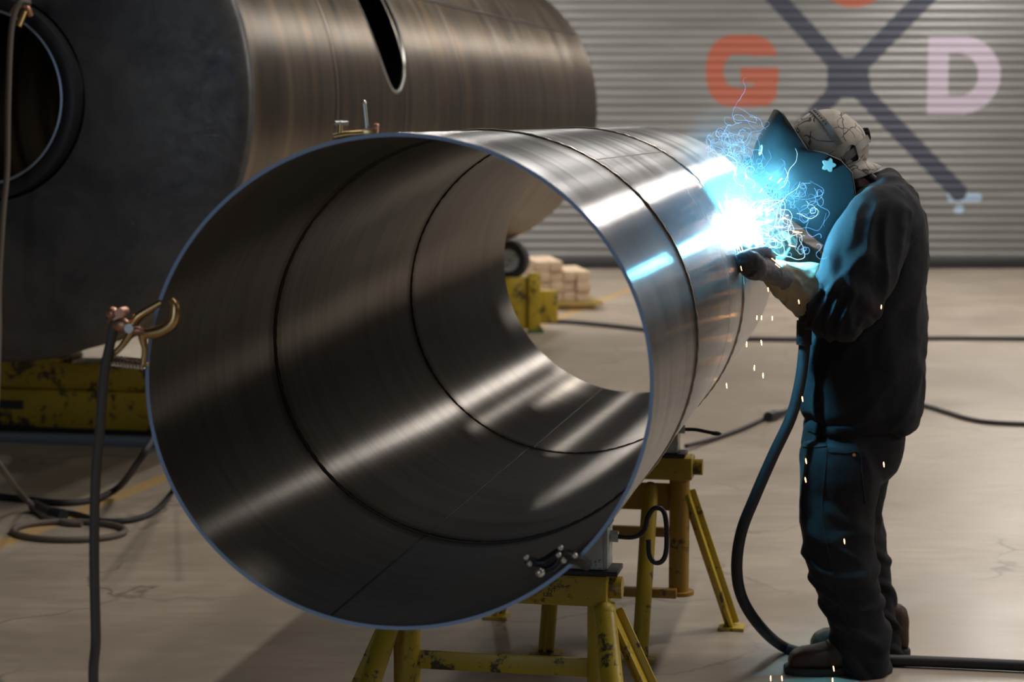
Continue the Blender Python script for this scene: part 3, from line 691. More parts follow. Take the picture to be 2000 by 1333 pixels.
cyl(bm, hp(.092, 0, .012), hp(.116, 0, -.028), .008, 12, .015); sphere(bm, hp(.112, 0, -.028), .014, (1, 1, .8), HR)
sphere(bm, hp(.092, 0, -.055), .016, (.6, 1.4, .45), HR); sphere(bm, hp(.088, 0, -.066), .015, (.6, 1.3, .4), HR); sphere(bm, hp(.082, 0, .028), .03, (.5, 1.9, .3), HR)
for q in (-1, 1): sphere(bm, hp(-.01, q*.08, -.01), .03, (.6, .3, 1.05), HR)
bm = remesh(bm, .007, 3); finish('body', bm, m_skin, man)
for q in (-1, 1):
    bm = NB(); sphere(bm, hp(.082, q*.031, .005), .0115); finish('eye', bm, m_sticker, man)
# trousers
def axis_fn(a, b):
    d = (b-a); L = d.length; d = d/L
    def f(p): t = (p-a).dot(d); return t/L, ((p-a) - d*t).length, d
    return f
def smooth01(x): x = max(0, min(1, x)); return x*x*(3-2*x)
bm = NB()
limb(bm, [(1672, 800, WY, 88, .155), (1670, 835, WY, 98, .17), (1664, 875, WY, 96, .175), (1660, 905, WY, 84, .165), (1655, 935, WY, 62, .13)], 4, 32, 2.3)
sphere(bm, at(1722, 858, WY), .062, (1.0, 1.6, 1.0))
limb(bm, [(1648, 880, 6.165, 80, .11), (1640, 935, 6.15, 79, .108), (1632, 1000, 6.145, 70, .10), (1636, 1060, 6.14, 66, .095), (1650, 1120, 6.14, 63, .09), (1666, 1180, 6.145, 58, .085), (1678, 1235, 6.15, 55, .083), (1686, 1280, 6.15, 54, .082), (1689, 1318, 6.15, 49, .078)], 5, 28, 2.3)
limb(bm, [(1670, 880, 6.32, 76, .10), (1668, 935, 6.33, 66, .10), (1664, 1000, 6.34, 52, .09), (1680, 1060, 6.35, 47, .085), (1690, 1110, 6.355, 46, .082), (1699, 1170, 6.36, 46, .08), (1706, 1235, 6.365, 50, .08), (1712, 1262, 6.37, 50, .08), (1716, 1298, 6.37, 42, .074)], 5, 28, 2.3)
bm = remesh(bm, .0075, 5)
kz = at(1630, 1060, 6.15).z
def pf(p):
    near = p.y < WY; z = p.z; q = Vector((p.x, p.y, p.z))
    low = smooth01((.62 - z)/.45); hip = smooth01((z-.75)/.1)
    w1 = math.sin(z*(62 if low > .5 else 46) + 5*noise.noise(q*5 + Vector((0, 0, 3.0*near))) + 16*(p.x - (1.08 if near else 1.12)) + 2*math.sin(p.y*16))
    fold = (max(0, w1)**1.4)*.013*low - .003*low
    d = ridge(q, Vector((.35, .1, -.93)).normalized(), 9, .72, 3)
    d2 = ridge(q, Vector((.85, .1, -.5)).normalized(), 12, .7, 8)
    return fold + max(-.4, d)*.009*(1-low*.4) + max(-.3, d2)*.008*smooth01(1 - abs(z-kz)/.22) + noise.noise(q*28)*.0015
displace(bm, pf); tr = finish('trousers', bm, m_pants, man, autosharp=80)
def strip(name, pts, wd, off, mat, par, onto, th=.0015):
    bvh = BVHTree.FromPolygons([wm(onto) @ v.co for v in onto.data.vertices], [p.vertices[:] for p in onto.data.polygons])
    P = spline(pts, 8); out = []
    for p in P:
        h, n_, i_, d_ = bvh.ray_cast(Vector((p.x*.9, p.y*.9, CAMH + (p.z-CAMH)*.9)), (p - Vector((0, 0, CAMH))).normalized())
        out.append(h + n_*off if h else p)
    bm = NB(); tube(bm, out, wd, 6); return finish(name, bm, mat, par)
m_seam = cloth('darker seam thread', (.013, .013, .016), (.03, .03, .034))
strip('side_seam', [at(1618, 850, 6), at(1612, 920, 6), at(1606, 990, 6), at(1612, 1050, 6), at(1628, 1120, 6), at(1642, 1190, 6), at(1658, 1230, 6)], .0022, .0008, m_seam, tr, tr)
strip('knee_patch_edge', [at(1568, 872, 6), at(1590, 874, 6), at(1616, 872, 6)], .002, .0008, m_seam, tr, tr)
strip('knee_patch_edge', [at(1622, 1209, 6), at(1634, 1202, 6), at(1646, 1198, 6)], .002, .0008, m_seam, tr, tr)
strip('pocket_edge', [at(1620, 884, 6), at(1650, 886, 6), at(1678, 886, 6), at(1684, 930, 6), at(1690, 985, 6)], .0018, .0008, m_seam, tr, tr)
bm = NB(); p = at(1669, 890, 6.04); cyl(bm, p, p + Vector((0, .012, 0)), .005, 14); ro = finish('rivet', bm, m_brass, tr)
bv = BVHTree.FromPolygons([wm(tr) @ v.co for v in tr.data.vertices], [q.vertices[:] for q in tr.data.polygons])
h = bv.ray_cast(p - Vector((0, .3, 0)), Vector((0, 1, 0)))[0]
if h: ro.location.y += h.y - p.y - .004
# boots
def boot(x0, y0, Y, yaw, name):
    """x0: photo x of the toe tip at the sole; length .315"""
    o = floor_at(x0, y0); o = Vector((at(x0, y0, Y).x, Y, 0)); R = Matrix.Rotation(yaw, 3, 'Z')
    V = lambda x, y, z: o + R @ Vector((x, y, z))
    A, Bx = R @ Vector((0, 1, 0)), Vector((0, 0, 1)); bm = NB(); rows = []
    for x, zt, hw in ((.006, .045, .022), (.02, .066, .040), (.05, .082, .050), (.085, .085, .053), (.115, .088, .052), (.15, .112, .047), (.185, .14, .043), (.215, .165, .043), (.25, .17, .043), (.285, .165, .040), (.305, .15, .03), (.312, .12, .018)):
        zb = .018; rows.append((V(x, 0, (zt+zb)/2), hw, (zt-zb)/2, A, Bx))
    loft(bm, rows, 26, 2.5); bm = remesh(bm, .005, 4)
    displace(bm, lambda p: noise.noise(p*22)*.003 + max(0, math.sin(p.x*95 + noise.noise(p*12)*4))*.0035*smooth01(((p-o).length-.1)/.05))
    r = finish('boot', bm, m_boot, man)
    bm = NB(); rows = []
    for x, hw in ((-.006, .018), (.01, .040), (.05, .054), (.10, .057), (.15, .05), (.19, .043), (.25, .044), (.30, .038), (.318, .02)): rows.append((V(x, 0, 0), hw, x))
    top_, bot = [], []
    for q, hw, x in rows:
        for lst, z in ((top_, .024), (bot, 0.0 if not (.15 < x < .2) else .006)): lst.append((bm.verts.new(q + A*hw + Bx*z), bm.verts.new(q - A*hw + Bx*z)))
    for k in range(len(rows)-1):
        a, b2 = top_[k], top_[k+1]; c, d = bot[k], bot[k+1]
        bm.faces.new((a[0], b2[0], b2[1], a[1])); bm.faces.new((c[1], d[1], d[0], c[0])); bm.faces.new((a[0], c[0], d[0], b2[0])); bm.faces.new((b2[1], d[1], c[1], a[1]))
    bm.faces.new((top_[0][0], top_[0][1], bot[0][1], bot[0][0])); bm.faces.new((top_[-1][1], top_[-1][0], bot[-1][0], bot[-1][1]))
    bmesh.ops.bevel(bm, geom=list(bm.edges), offset=.003, segments=2, affect='EDGES'); finish('boot_sole', bm, m_sole, r, autosharp=60)
    bm = NB()
    for k in range(4):
        x = .125 + .02*k; z = .094 + .0195*k
        tube(bm, spline([V(x, -.035, z-.012), V(x-.002, 0, z+.006), V(x, .035, z-.012)], 4), .0022, 6)
    finish('boot_lace', bm, m_hair, r)
boot(1535, 1330, 6.15, .03, 'near'); boot(1580, 1285, 6.375, -.04, 'far')
# sweatshirt
bm = NB()
limb(bm, [(1716, 346, WY, 22, .07), (1722, 362, WY, 40, .12), (1722, 388, WY, 62, .185), (1720, 430, WY, 76, .21), (1722, 490, WY, 82, .20), (1716, 560, WY, 88, .185), (1702, 630, WY, 96, .18), (1690, 700, WY, 106, .18), (1684, 760, WY, 111, .18), (1682, 806, WY, 110, .182), (1680, 824, WY, 104, .178)], 5, 36, 2.3)
limb(bm, [(1734, 408, 6.12, 42, .075), (1710, 445, 6.06, 64, .075), (1686, 500, 6.03, 70, .07), (1664, 560, 6.01, 66, .068), (1645, 605, 6.0, 56, .064), (1615, 602, 6.02, 48, .058), (1582, 576, 6.05, 34, .044), (1568, 567, 6.05, 26, .034)], 5, 28, 2.2)
limb(bm, [(1715, 402, 6.38, 50, .08), (1690, 440, 6.42, 60, .072), (1665, 500, 6.46, 56, .068), (1630, 555, 6.46, 48, .06), (1590, 530, 6.38, 36, .05), (1550, 500, 6.29, 28, .042)], 5, 28, 2.2)
bm = remesh(bm, .0075, 5)
E1, W1 = at(1645, 612, 6.0), at(1552, 566, 6.08); fa = axis_fn(E1, W1); S1 = at(1712, 420, 6.08); ua = axis_fn(S1, E1); fb = axis_fn(at(1630, 555, 6.46), at(1550, 500, 6.29))
Dd = (at(1795, 480, WY) - at(1610, 690, WY)).normalized()
def sf(p):
    q = p.copy(); v = 0.0
    t, d, ax = fa(p)
    wf = smooth01((.105 - d)/.04)*smooth01((t+.35)/.3)
    if wf > 0: v += wf*(.009*max(-.35, math.sin(t*34 + 3.2*noise.noise(q*9) + 9*(p.z-E1.z))) + .008*ridge(q, ax.cross(Vector((0, 1, 0))), 18, .6, 5))
    t2, d2, ax2 = ua(p); wu = smooth01((.13 - d2)/.05)*smooth01((t2+.1)/.3)*(1-wf)
    v += wu*(.007*max(-.4, ridge(q, ax2, 11, .6, 1)) + .007*max(-.5, ridge(q, (ax2 + Vector((.35, 0, 0))).normalized(), 19, .78, 7)) + .010*max(0, math.sin(t2*17 + 4*noise.noise(q*6)))*smooth01((t2-.55)/.3))
    t3, d3, ax3 = fb(p); wb = smooth01((.09-d3)/.03); v += wb*.007*max(-.4, math.sin(t3*22 + 3*noise.noise(q*9)))
    rest = (1-max(wf, wu, wb))
    v += rest*(.012*max(-.45, ridge(q, Dd, 6.5, .78, 2)) + .006*max(-.5, ridge(q, Dd, 15, .85, 5)) + .006*max(-.4, ridge(q, Vector((.2, 0, -.98)), 8, .75, 6)))
    hem = smooth01((at(1680, 795, WY).z - p.z)/.03) ; v -= hem*.006
    return v + noise.noise(q*30)*.0012
displace(bm, sf); shirt = finish('sweatshirt', bm, m_shirt, man, autosharp=80)
bm = NB(); rows = []
for px, py, hw, hd in ((1682, 812, 108, .178), (1681, 818, 112, .184), (1680, 829, 111, .183), (1679, 834, 106, .178)):
    rows.append((at(px, py, WY), hw*WY/F, hd, (Vector((1, 0, .07))).normalized(), Vector((0, 1, 0))))
loft(bm, rows, 72, 2.3); displace(bm, lambda p: .003*math.sin(p.x*420 + p.y*420)*.3 + noise.noise(p*9)*.006); finish('ribbed_hem', bm, m_rib, shirt)
bm = NB(); cc_, ca, cb2 = at(1700, 354, WY), Vector((.74, 0, -.67)).normalized(), Vector((0, 1, 0))
tube(bm, [cc_ + ca*(.050*math.cos(t)) + cb2*(.078*math.sin(t)) for t in [2*PI*k/48 for k in range(48)]], .012, 12, closed=True); finish('collar', bm, m_rib, shirt)
bm = NB(); tube(bm, [cc_ + Vector((-.006, 0, .012)) + ca*(.041*math.cos(t)) + cb2*(.067*math.sin(t)) for t in [2*PI*k/48 for k in range(48)]], .011, 12, closed=True); finish('undershirt_collar', bm, m_tee, man)
# torch axis and gloves
TP = [ARC + Vector((.012, -.006, -.012)), at(1437, 466, 5.99), at(1448, 484, 5.97), at(1470, 501, 5.95), at(1502, 522, 5.95), at(1542, 560, 6.02), at(1566, 606, 6.10), at(1571, 632, 6.10)]
torch = tag(empty('welding_torch', TP[4]), 'black welding torch gripped in the near glove, its tip at the glowing arc', 'welding torch')
bm = NB(); q = spline(TP[2:], 6); tube(bm, q, [.015 + .003*math.sin(k/len(q)*PI) for k in range(len(q))], 16); finish('handle', bm, m_blackrub, torch)
bm = NB(); tube(bm, spline(TP[0:3], 6), [.007]*4 + [.010]*9, 14); finish('gooseneck', bm, m_brass, torch)
bm = NB(); q = TP[4]; box(bm, q + Vector((-.012, 0, -.02)), (.04, .012, .014), Matrix.Rotation(.7, 3, 'Y'), bev=.003); finish('trigger', bm, m_dark, torch)
HS = [at(1571, 630, 6.10), at(1571, 655, 6.10), at(1570, 690, 6.10), at(1562, 750, 6.09), at(1545, 815, 6.08), at(1510, 890, 6.07), at(1475, 970, 6.06), at(1448, 1040, 6.06), at(1439, 1110, 6.08), at(1450, 1170, 6.12), at(1485, 1225, 6.20)]
E_ = [FZ(1530, 1264, .022) , FZ(1585, 1279, .019), FZ(1640, 1286, .019), FZ(1760, 1291, .019), FZ(1860, 1295, .019), FZ(2060, 1304, .019)]
cable('torch_hose', HS + E_, .0175, 'thick black hose hanging from the torch and curving to the floor behind the boots', n=10, group='cables', cat='hose')
bm = NB(); q0, q1 = at(1571, 628, 6.10), at(1570, 672, 6.10)
for k in range(17): c0 = q0.lerp(q1, k/16); tube(bm, [c0 + Vector((.0215*math.cos(t), .0215*math.sin(t), .001*math.sin(t))) for t in [2*PI*j/24 for j in range(24)]], .0022, 6, closed=True)
cyl(bm, q0, q1, .0192, 20); finish('strain_relief', bm, m_blackrub, torch)
def glove(C0, h, k, wrist, mat, cuff, cuffmat, label, flip=1):
    g_ = h.cross(k).normalized()*flip; bm = NB()
    P = lambda o_, th, rr: C0 + h*o_ + (k*math.cos(th) + g_*math.sin(th))*rr
    for j, (end, ln) in enumerate(((3.5, 1.0), (3.9, 1.04), (3.7, 1.0), (3.2, .92))):
        o_ = (1.5-j)*.0235; n = 12
        P_ = [P(o_*(1 + .06*math.sin(i)), .25 + (end-.25)*i/n, .031 + (.004 if i % 4 == 2 else 0)) for i in range(n+1)]
        tube(bm, P_, [.0135 - .003*i/n for i in range(n+1)], 12); sphere(bm, P_[-1], .0108)
    sphere(bm, C0 + k*.036, .047, (1.05, .46, 1.0), Matrix((h, k, g_)).transposed())
    sphere(bm, C0 + k*.033 + g_*.016, .042, (1.1, .5, .8), Matrix((h, k, g_)).transposed())
    n = 9; tP = [P(-.035 + .05*i/n, -.2 - 2.2*i/n, .034 + .004*math.sin(i)) for i in range(n+1)]
    tube(bm, [C0 + k*.038 - h*.035] + tP, [.019] + [.016 - .004*i/n for i in range(n+1)], 12); sphere(bm, tP[-1], .0125)
    tube(bm, spline([C0 + k*.036, C0*.5 + wrist*.5 + k*.012, wrist], 5), [.036, .036, .035, .034, .033, .032, .031, .031, .031, .032, .033][:11], 16)
    bm = remesh(bm, .0038, 3); displace(bm, lambda p: .0016*ridge(p, h, 60, .3, 2) + .001*noise.noise(p*90))
    r = finish('glove', bm, mat, man)
    bm = NB(); limb(bm, cuff, 6, 30, 2.2); bm = remesh(bm, .005, 3)
    t_ = axis_fn(at(*cuff[0][:3]), at(*cuff[-1][:3]))
    displace(bm, lambda p: (.0085*max(-.5, ridge(p, (t_(p)[2] + Vector((0, 0, .6))).normalized(), 17, .72, 4)) + .003*max(-.4, ridge(p, t_(p)[2], 40, .5, 9))) + .002*noise.noise(p*45)); finish('gauntlet_cuff', bm, cuffmat, r); return r
hx = (TP[4]-TP[2]).normalized(); yv = Vector((0, -1, 0)); yk = (yv - hx*yv.dot(hx)).normalized()
kk = (yk*.75 + hx.cross(yk)*-.66).normalized()
if kk.z > 0: kk = (yk*.75 + hx.cross(yk)*.66).normalized()
glove(TP[3].lerp(TP[4], .25), hx, kk, at(1535, 548, 6.0), m_glove2, [(1592, 576, 6.06, 49, .066), (1574, 564, 6.06, 49, .066), (1545, 552, 6.05, 42, .06), (1522, 540, 6.02, 28, .046), (1505, 530, 5.99, 20, .036)], m_glove, 'near')
k2 = Vector((.6, .3, .7)); k2 = (k2 - hx*k2.dot(hx)).normalized()
glove(TP[2].lerp(TP[3], .2) + Vector((.012, .125, .012)), hx, k2, at(1520, 480, 6.17), m_glove, [(1596, 528, 6.37, 26, .05), (1576, 518, 6.33, 32, .055), (1548, 498, 6.26, 32, .05), (1520, 480, 6.17, 24, .04)], m_glove, 'far', flip=-1)
# cap
bm = NB(); CC = at(1618, 288, WY); sphere(bm, CC, .113, (1.05, .86, 1.0), Matrix.Rotation(.35, 3, 'Y'), 48, 32)
displace(bm, lambda p: .003*noise.noise(p*14) + (.003*ridge(p, Vector((0, 1, 0)), 12, .7, 3)))
for v in list(bm.verts):
    pass
kill = [v for v in bm.verts if (v.co - at(1630, 338, WY)).dot(Vector((-.35, 0, .94))) < 0]
bmesh.ops.delete(bm, geom=kill, context='VERTS')
cap = finish('cap', bm, m_capm, man)
mo = cap.modifiers.new('s', 'SOLIDIFY'); mo.thickness = .003
bm = NB(); inner, outer, low = [], [], []
bc = at(1640, 312, WY)
for k in range(25):
    t = -1.5 + 3.0*k/24; c_, s_ = math.cos(t), math.sin(t)
    a = bc + Vector((.068*c_, .088*s_, .012*c_ - .008)); ce = max(c_, 0)**.5; d = bc + Vector((.068*c_ + .055*ce + .002, .098*s_, .012*c_ - .014 - .044*(1-c_) - .016*ce))
    d2 = d + Vector((0, 0, -.010 - .022*(1-c_)*0))
    inner.append(bm.verts.new(a)); outer.append(bm.verts.new(d))
for k in range(24): bm.faces.new((inner[k], outer[k], outer[k+1], inner[k+1]))
bmesh.ops.subdivide_edges(bm, edges=bm.edges, cuts=1)
brim = finish('cap_brim', bm, m_capm, cap); mo = brim.modifiers.new('s', 'SOLIDIFY'); mo.thickness = .004
bm = NB(); rows = []   # cloth band at the nape
for pz, e in ((0, 0), (1, 0)):
    pass
tube(bm, [bc + Vector((.062*math.cos(t), .085*math.sin(t), -.006 + .010*math.cos(t))) for t in [-1.6 + 3.2*k/30 for k in range(31)]], .010, 10); finish('sweatband', bm, m_capm, cap)
# head gear of the mask

RNG = [((1516, 215), (1523, 226), .085), ((1500, 243), (1540, 252), .108), ((1480, 280), (1566, 293), .122), ((1468, 322), (1596, 298), .128), ((1473, 345), (1628, 312), .130), ((1492, 366), (1650, 336), .127), ((1520, 396), (1657, 375), .118), ((1548, 428), (1650, 402), .104), ((1580, 452), (1638, 432), .082), ((1607, 476), (1620, 462), .05)]
mF = [at(*a, WY) for a, _, _ in RNG]; mB = [at(*b_, WY) for _, b_, _ in RNG]; mW = [w_ for _, _, w_ in RNG]
lin = lambda L_: [L_[i].lerp(L_[i+1], k/4) for i in range(len(L_)-1) for k in range(4)] + [L_[-1]]
mF, mB = lin(mF), lin(mB); mWs = [v.x for v in spline([Vector((x, 0, 0)) for x in mW], 4)]
bm = NB(); N = 64; grid = []
for a, b_, w_ in zip(mF, mB, mWs):
    row = []
    for k in range(N+1):
        t_ = -1 + 2*k/N; ph = PI/2*math.copysign(1 - (1-abs(t_))**2.2, t_); c_, s_ = math.cos(ph), math.sin(ph); e = .62
        row.append(bm.verts.new(b_ + (a-b_)*(max(c_, 0)**e) + Vector((0, 1, 0))*(w_*math.copysign(abs(s_)**.75, s_))))
    grid.append(row)
for i in range(len(grid)-1):
    for k in range(N): bm.faces.new((grid[i][k], grid[i][k+1], grid[i+1][k+1], grid[i+1][k]))
bm.faces.new(grid[-1])
mask = finish('welding_mask', bm, m_helm, man); mo = mask.modifiers.new('s', 'SOLIDIFY'); mo.thickness = .004; mo.offset = 1
bm = NB(); tube(bm, [grid_[0] for grid_ in [[b_ - Vector((0, w_, 0))] for b_, w_ in zip(mB, mWs)]], .0028, 8); finish('shell_edge', bm, m_strap, mask)
fn = (at(1470, 360, WY) - at(1540, 300, WY)).normalized(); fu = Vector((-fn.z, 0, fn.x)); fu = fu if fu.z > 0 else -fu
fc = at(1481, 335, WY); RF = Matrix((fn, Vector((0, 1, 0)), fu)).transposed()
bm = NB()
for y in (-.06, .06): box(bm, fc + Vector((0, y, 0)) + fn*.004, (.016, .012, .11), RF, bev=.002)
for z in (-.05, .05): box(bm, fc + fu*z + fn*.004, (.016, .13, .012), RF, bev=.002)
finish('lens_frame', bm, m_helm, mask)
bm = NB(); box(bm, fc + fn*.002, (.006, .11, .09), RF); finish('lens', bm, m_lens, mask)
bm = NB(); R2 = Matrix.Rotation(-.15, 3, 'Y'); p = at(1487, 294, WY-.088)
mb = BVHTree.FromPolygons([wm(mask) @ v.co for v in mask.data.vertices], [q.vertices[:] for q in mask.data.polygons])
def on_mask(px, py, off=.006):
    d = (at(px, py, 1) - Vector((0, 0, CAMH))).normalized(); h, n_, _, _ = mb.ray_cast(Vector((0, 0, CAMH)), d)
    if h is None: return at(px, py, WY-.1), Vector((0, -1, 0))
    if n_.dot(d) > 0: n_ = -n_
    return h + n_*off, n_
h, n_ = on_mask(1489, 294); q4 = n_.to_track_quat('Z', 'Y').to_matrix()
sphere(bm, h, .0125, (.75, 1.3, .12), q4, 24, 12); st_ = finish('sticker', bm, m_sticker, mask); st_['label'] = 'white oval sticker with a dark mark'
bm = NB(); box(bm, h + n_*.002, (.006, .016, .0012), q4); finish('sticker_mark', bm, m_dark, st_)
h, n_ = on_mask(1617, 322); q4 = n_.to_track_quat('Z', 'Y').to_matrix(); bm = NB(); rows = []
for zz_ in (0, .016):
    rows.append([bm.verts.new(h + q4 @ Vector(((.017 + .004*math.cos(5*t))*math.cos(t), (.017 + .004*math.cos(5*t))*math.sin(t), zz_))) for t in [2*PI*k/40 for k in range(40)]])
for k in range(40): bm.faces.new((rows[0][k], rows[0][(k+1) % 40], rows[1][(k+1) % 40], rows[1][k]))
bm.faces.new(rows[1]); kn = finish('hinge_knob', bm, m_strap, mask)
# straps
def flat_strap(bm, pts, wdir, wd, th=.003):
    for i in range(len(pts)-1):
        a, b2 = pts[i], pts[i+1]
        box(bm, (a+b2)/2, (wd, th, (b2-a).length*1.25), Matrix((wdir, (b2-a).normalized().cross(wdir).normalized(), (b2-a).normalized())).transposed())
cbv = BVHTree.FromPolygons([wm(cap) @ v.co for v in cap.data.vertices], [q.vertices[:] for q in cap.data.polygons])
def snap(P, off=.0045):
    out = []
    for p in P:
        d = (p - CC).normalized(); h = cbv.ray_cast(CC, d)[0]; out.append(h + d*off if h else p)
    return out
bm = NB(); ct = CC; top_ = (at(1586, 212, WY) - ct); wdr = Vector((.9, 0, .43)).normalized(); base_ = at(1648, 306, WY) - ct
P = []
for k in range(29):
    t = -1.35 + 2.7*k/28; P.append(ct + (top_*math.cos(t)*1.0 if True else 0) + Vector((0, .1035*math.sin(t), 0)) + base_*(1-math.cos(t))*.75)
P = snap(P); flat_strap(bm, P, wdr, .018); strap = finish('crown_strap', bm, m_strap, mask)
bm = NB()
for k in range(5, 13):
    p = P[k]; nn = (p-ct).normalized(); cyl(bm, p - nn*.002, p + nn*.0025, .0033, 10)
finish('strap_hole', bm, m_dark, strap)['kind'] = 'stuff'
bm = NB(); P2 = []; pr_ = at(1690, 270, WY) - ct; hb = at(1640, 316, WY) - ct
for k in range(29):
    t = -1.5 + 3.0*k/28; P2.append(ct + hb*(1-math.cos(t)) + pr_*math.cos(t) + Vector((0, .107*math.sin(t), 0)))
P2 = snap(P2, .004); flat_strap(bm, P2, Vector((-.45, 0, .89)).normalized(), .022, .004); finish('headband', bm, m_strap, mask)
bm = NB(); q = at(1684, 266, WY); nn = Vector((.93, 0, .2)).normalized(); cyl(bm, q, q + nn*.022, .020, 24, .018)
for k in range(12): t = 2*PI*k/12; box(bm, q + nn*.014 + Vector((-.2*math.cos(t), 0, .97*math.cos(t)))*.020 + Vector((0, math.sin(t), 0))*.020, (.014, .006, .006))
finish('ratchet_knob', bm, m_blackrub, mask)
bm = NB(); box(bm, at(1664, 300, WY-.088), (.03, .006, .05), Matrix.Rotation(-.3, 3, 'Y'), bev=.008); finish('strap_pad', bm, m_dark, mask)

# ------------------------------------------------------------------ the arc, its sparks and fume
bm = NB(); sphere(bm, ARC + Vector((.025, -.006, .010)), .025, u=24, v=16); displace(bm, lambda p: .003*noise.noise(p*90))
tag(finish('welding_arc', bm, emis('arc white', (.14, .68, .98), 2700)), 'blinding white welding arc at the torch tip on the pipe seam', 'arc')
random.seed(11)
m_spk = emis('white hot streak', (.62, .86, 1), 9); m_org = emis('orange hot bead', (1, .42, .14), 12); m_trail = emis('blue spark trail', (.16, .48, 1), 2.2); m_trail2 = emis('bright spark trail', (.45, .78, 1), 4)
A0 = ARC + Vector((.004, -.02, 0))
def away(p, m=.004):
    """keep outside the pipe"""
    d = p - PC; s = d.dot(AX); r_ = d - AX*s
    if 0 < s < PL and r_.length < PR+m: return PC + AX*s + r_.normalized()*(PR+m)
    return p
bm = NB()
for k in range(520):
    v = Vector((random.gauss(.15, 1), random.gauss(-.5, .7), random.gauss(.05, 1))).normalized(); r0 = random.uniform(.015, .05); L = random.expovariate(1/.022) + .008
    a, b2 = away(A0 + v*r0), away(A0 + v*(r0+L) + Vector((0, 0, -.12*(r0+L)**2)))
    if (b2-a).length > .004: tube(bm, [a, (a+b2)/2, b2], [.0007, .0006, .0002], 4)
tag(finish('arc_spatter', bm, m_spk), 'burst of white needles of spatter round the welding arc', 'sparks', kind='stuff')
bm = NB()
for k in range(70):
    v = Vector((random.gauss(.2, 1), random.gauss(-.4, .6), random.gauss(-.1, 1))).normalized(); r0 = random.uniform(.06, .2); L = random.uniform(.008, .022)
    a, b2 = away(A0 + v*r0), away(A0 + v*(r0+L)); 
    if (b2-a).length > .003: tube(bm, [a, b2], [.0009, .0004], 4)
tag(finish('hot_droplets', bm, m_org), 'scatter of tiny orange droplets flying round the welding arc', 'sparks', kind='stuff')
def light_trails(n, box_, step, r, mat, name, label, curl, seed):  # light trails of moving sparks, built as glowing curves
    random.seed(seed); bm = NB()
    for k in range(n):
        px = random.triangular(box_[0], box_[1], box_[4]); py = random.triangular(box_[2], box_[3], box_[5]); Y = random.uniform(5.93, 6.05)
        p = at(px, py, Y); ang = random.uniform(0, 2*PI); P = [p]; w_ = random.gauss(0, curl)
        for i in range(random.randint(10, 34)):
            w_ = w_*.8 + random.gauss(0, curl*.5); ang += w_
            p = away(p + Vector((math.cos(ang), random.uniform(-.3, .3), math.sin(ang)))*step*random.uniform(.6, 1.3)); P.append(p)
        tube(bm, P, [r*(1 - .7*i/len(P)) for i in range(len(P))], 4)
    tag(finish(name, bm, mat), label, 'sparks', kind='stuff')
light_trails(85, (1420, 1640, 300, 530, 1480, 400), .0055, .00042, m_trail, 'spark_trails', 'blue curling light trails of sparks between arc and mask', .5, 5)
light_trails(46, (1400, 1580, 350, 500, 1460, 420), .006, .00045, m_trail2, 'spark_trails', 'bright white-blue curling light trails close to the welding arc', .42, 8)
light_trails(62, (1370, 1500, 180, 390, 1455, 300), .0055, .00028, m_trail, 'fume_light_trails', 'thin blue light trails in the fume rising left of the mask', .5, 9)
# falling orange sparks
for px, py in ((1721, 600), (1458, 673), (1487, 670), (1473, 719), (1490, 734), (1419, 754), (1567, 780), (1574, 901), (1726, 908), (1649, 1058), (1628, 1307), (1505, 1326), (1527, 1326), (1302, 760), (1478, 621), (1487, 621), (1508, 622), (1626, 1330), (1573, 938), (1500, 566), (1462, 500), (1560, 590)):
    Y = 5.93; p = at(px, py, Y); bm = NB(); h = .0075 if py > 650 else .006
    tube(bm, [Vector((0, 0, h)), Vector((.0004, 0, 0)), Vector((.001, 0, -h))], [.0008, .0014, .0007], 6)
    o = finish('falling_spark', bm, m_org); o.location = p; o.rotation_euler = (0, random.uniform(-.15, .15), 0)
    tag(o, 'tiny orange spark falling from the weld', 'spark', 'orange sparks falling from the weld')
# fume: real scattering smoke, lit by the arc
fm = bpy.data.materials.new('weld fume'); fm.use_nodes = True; t = fm.node_tree; t.nodes.remove(t.nodes['Principled BSDF'])
vs = t.nodes.new('ShaderNodeVolumeScatter'); vs.inputs['Color'].default_value = (.75, .88, 1, 1); vs.inputs['Anisotropy'].default_value = .1
tc = t.nodes.new('ShaderNodeTexCoord'); nz = t.nodes.new('ShaderNodeTexNoise'); nz.inputs['Scale'].default_value = 11; nz.inputs['Detail'].default_value = 4; nz.inputs['Distortion'].default_value = 1.4
rp = t.nodes.new('ShaderNodeValToRGB'); rp.color_ramp.elements[0].position = .38; rp.color_ramp.elements[1].position = .75
ln = t.nodes.new('ShaderNodeVectorMath'); ln.operation = 'LENGTH'; mr = t.nodes.new('ShaderNodeMapRange'); mr.inputs['From Min'].default_value = .10; mr.inputs['From Max'].default_value = 1.0; mr.inputs['To Min'].default_value = 1; mr.inputs['To Max'].default_value = 0
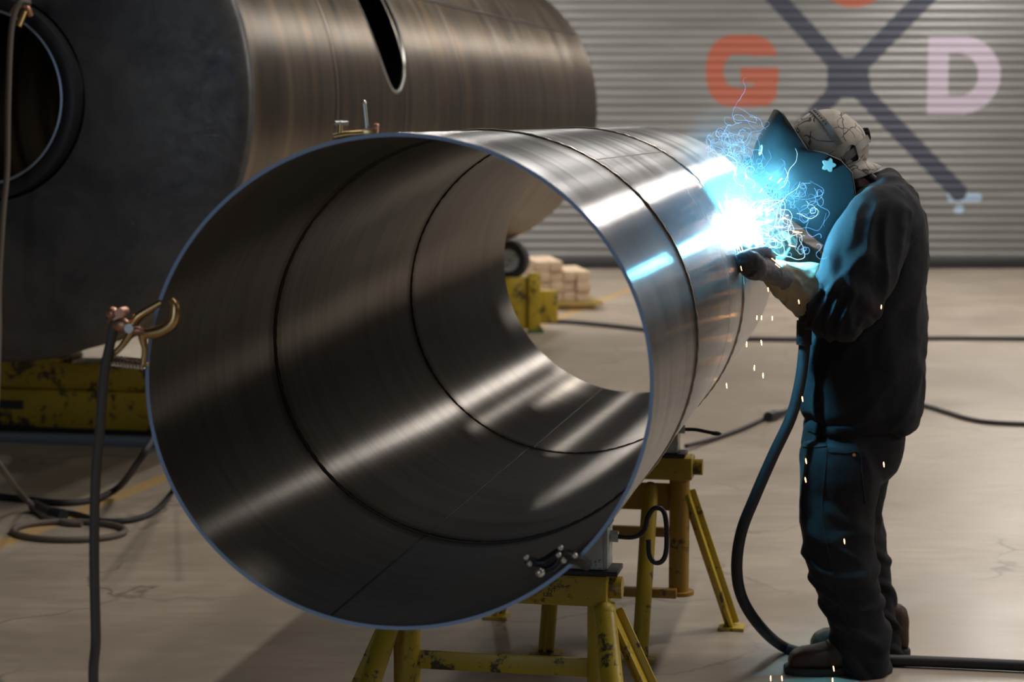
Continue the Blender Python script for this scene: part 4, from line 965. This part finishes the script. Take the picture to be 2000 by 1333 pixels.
mu = t.nodes.new('ShaderNodeMath'); mu.operation = 'MULTIPLY'; mu2 = t.nodes.new('ShaderNodeMath'); mu2.operation = 'MULTIPLY'; mu2.inputs[1].default_value = 1.5
ad = t.nodes.new('ShaderNodeMath'); ad.operation = 'ADD'; ad.inputs[1].default_value = .25
L_ = t.links.new; vd = t.nodes.new('ShaderNodeVectorMath'); vd.operation = 'DIVIDE'; vd.inputs[1].default_value = (.21, .15, .30)
L_(tc.outputs['Object'], nz.inputs['Vector']); L_(nz.outputs['Fac'], rp.inputs[0]); L_(tc.outputs['Object'], vd.inputs[0]); L_(vd.outputs[0], ln.inputs[0]); L_(ln.outputs['Value'], mr.inputs['Value'])
L_(rp.outputs[0], ad.inputs[0]); L_(ad.outputs[0], mu.inputs[0]); L_(mr.outputs[0], mu.inputs[1]); L_(mu.outputs[0], mu2.inputs[0]); L_(mu2.outputs[0], vs.inputs['Density']); L_(vs.outputs[0], t.nodes['Material Output'].inputs['Volume'])
bm = NB(); sphere(bm, Vector((0, 0, 0)), 1.0, (.21, .15, .30), u=32, v=20)
fo = finish('weld_fume', bm, fm); fo.location = at(1425, 385, 5.98); tag(fo, 'thin bluish fume hanging round the arc and rising beside the mask', 'smoke', kind='stuff')

# small stencilled capacity marking on the nearest stand's beam
def stencil(txt, px, py, size, parent):
    cu = bpy.data.curves.new('t', 'FONT'); cu.body = txt; cu.size = size; cu.extrude = .0004
    o = bpy.data.objects.new('t', cu); COL.objects.link(o); dg = bpy.context.evaluated_depsgraph_get(); dg.update()
    me = bpy.data.meshes.new_from_object(o.evaluated_get(dg)); bpy.data.objects.remove(o)
    t = bpy.data.objects.new('stencil_text', me); COL.objects.link(t); me.materials.append(m_blackrub); t.parent = parent
    u = (at(px, py, 4.83) - wm(parent).translation).dot(UX); t.location = (u, -.0508, at(px, py, 4.83).z); t.rotation_euler = (PI/2, 0, 0)
s1 = [o for o in COL.objects if o.name == 'pipe_stand'][0]
stencil('NT', 1089, 1132, .014, s1); stencil('LBS.', 1080, 1141, .014, s1)
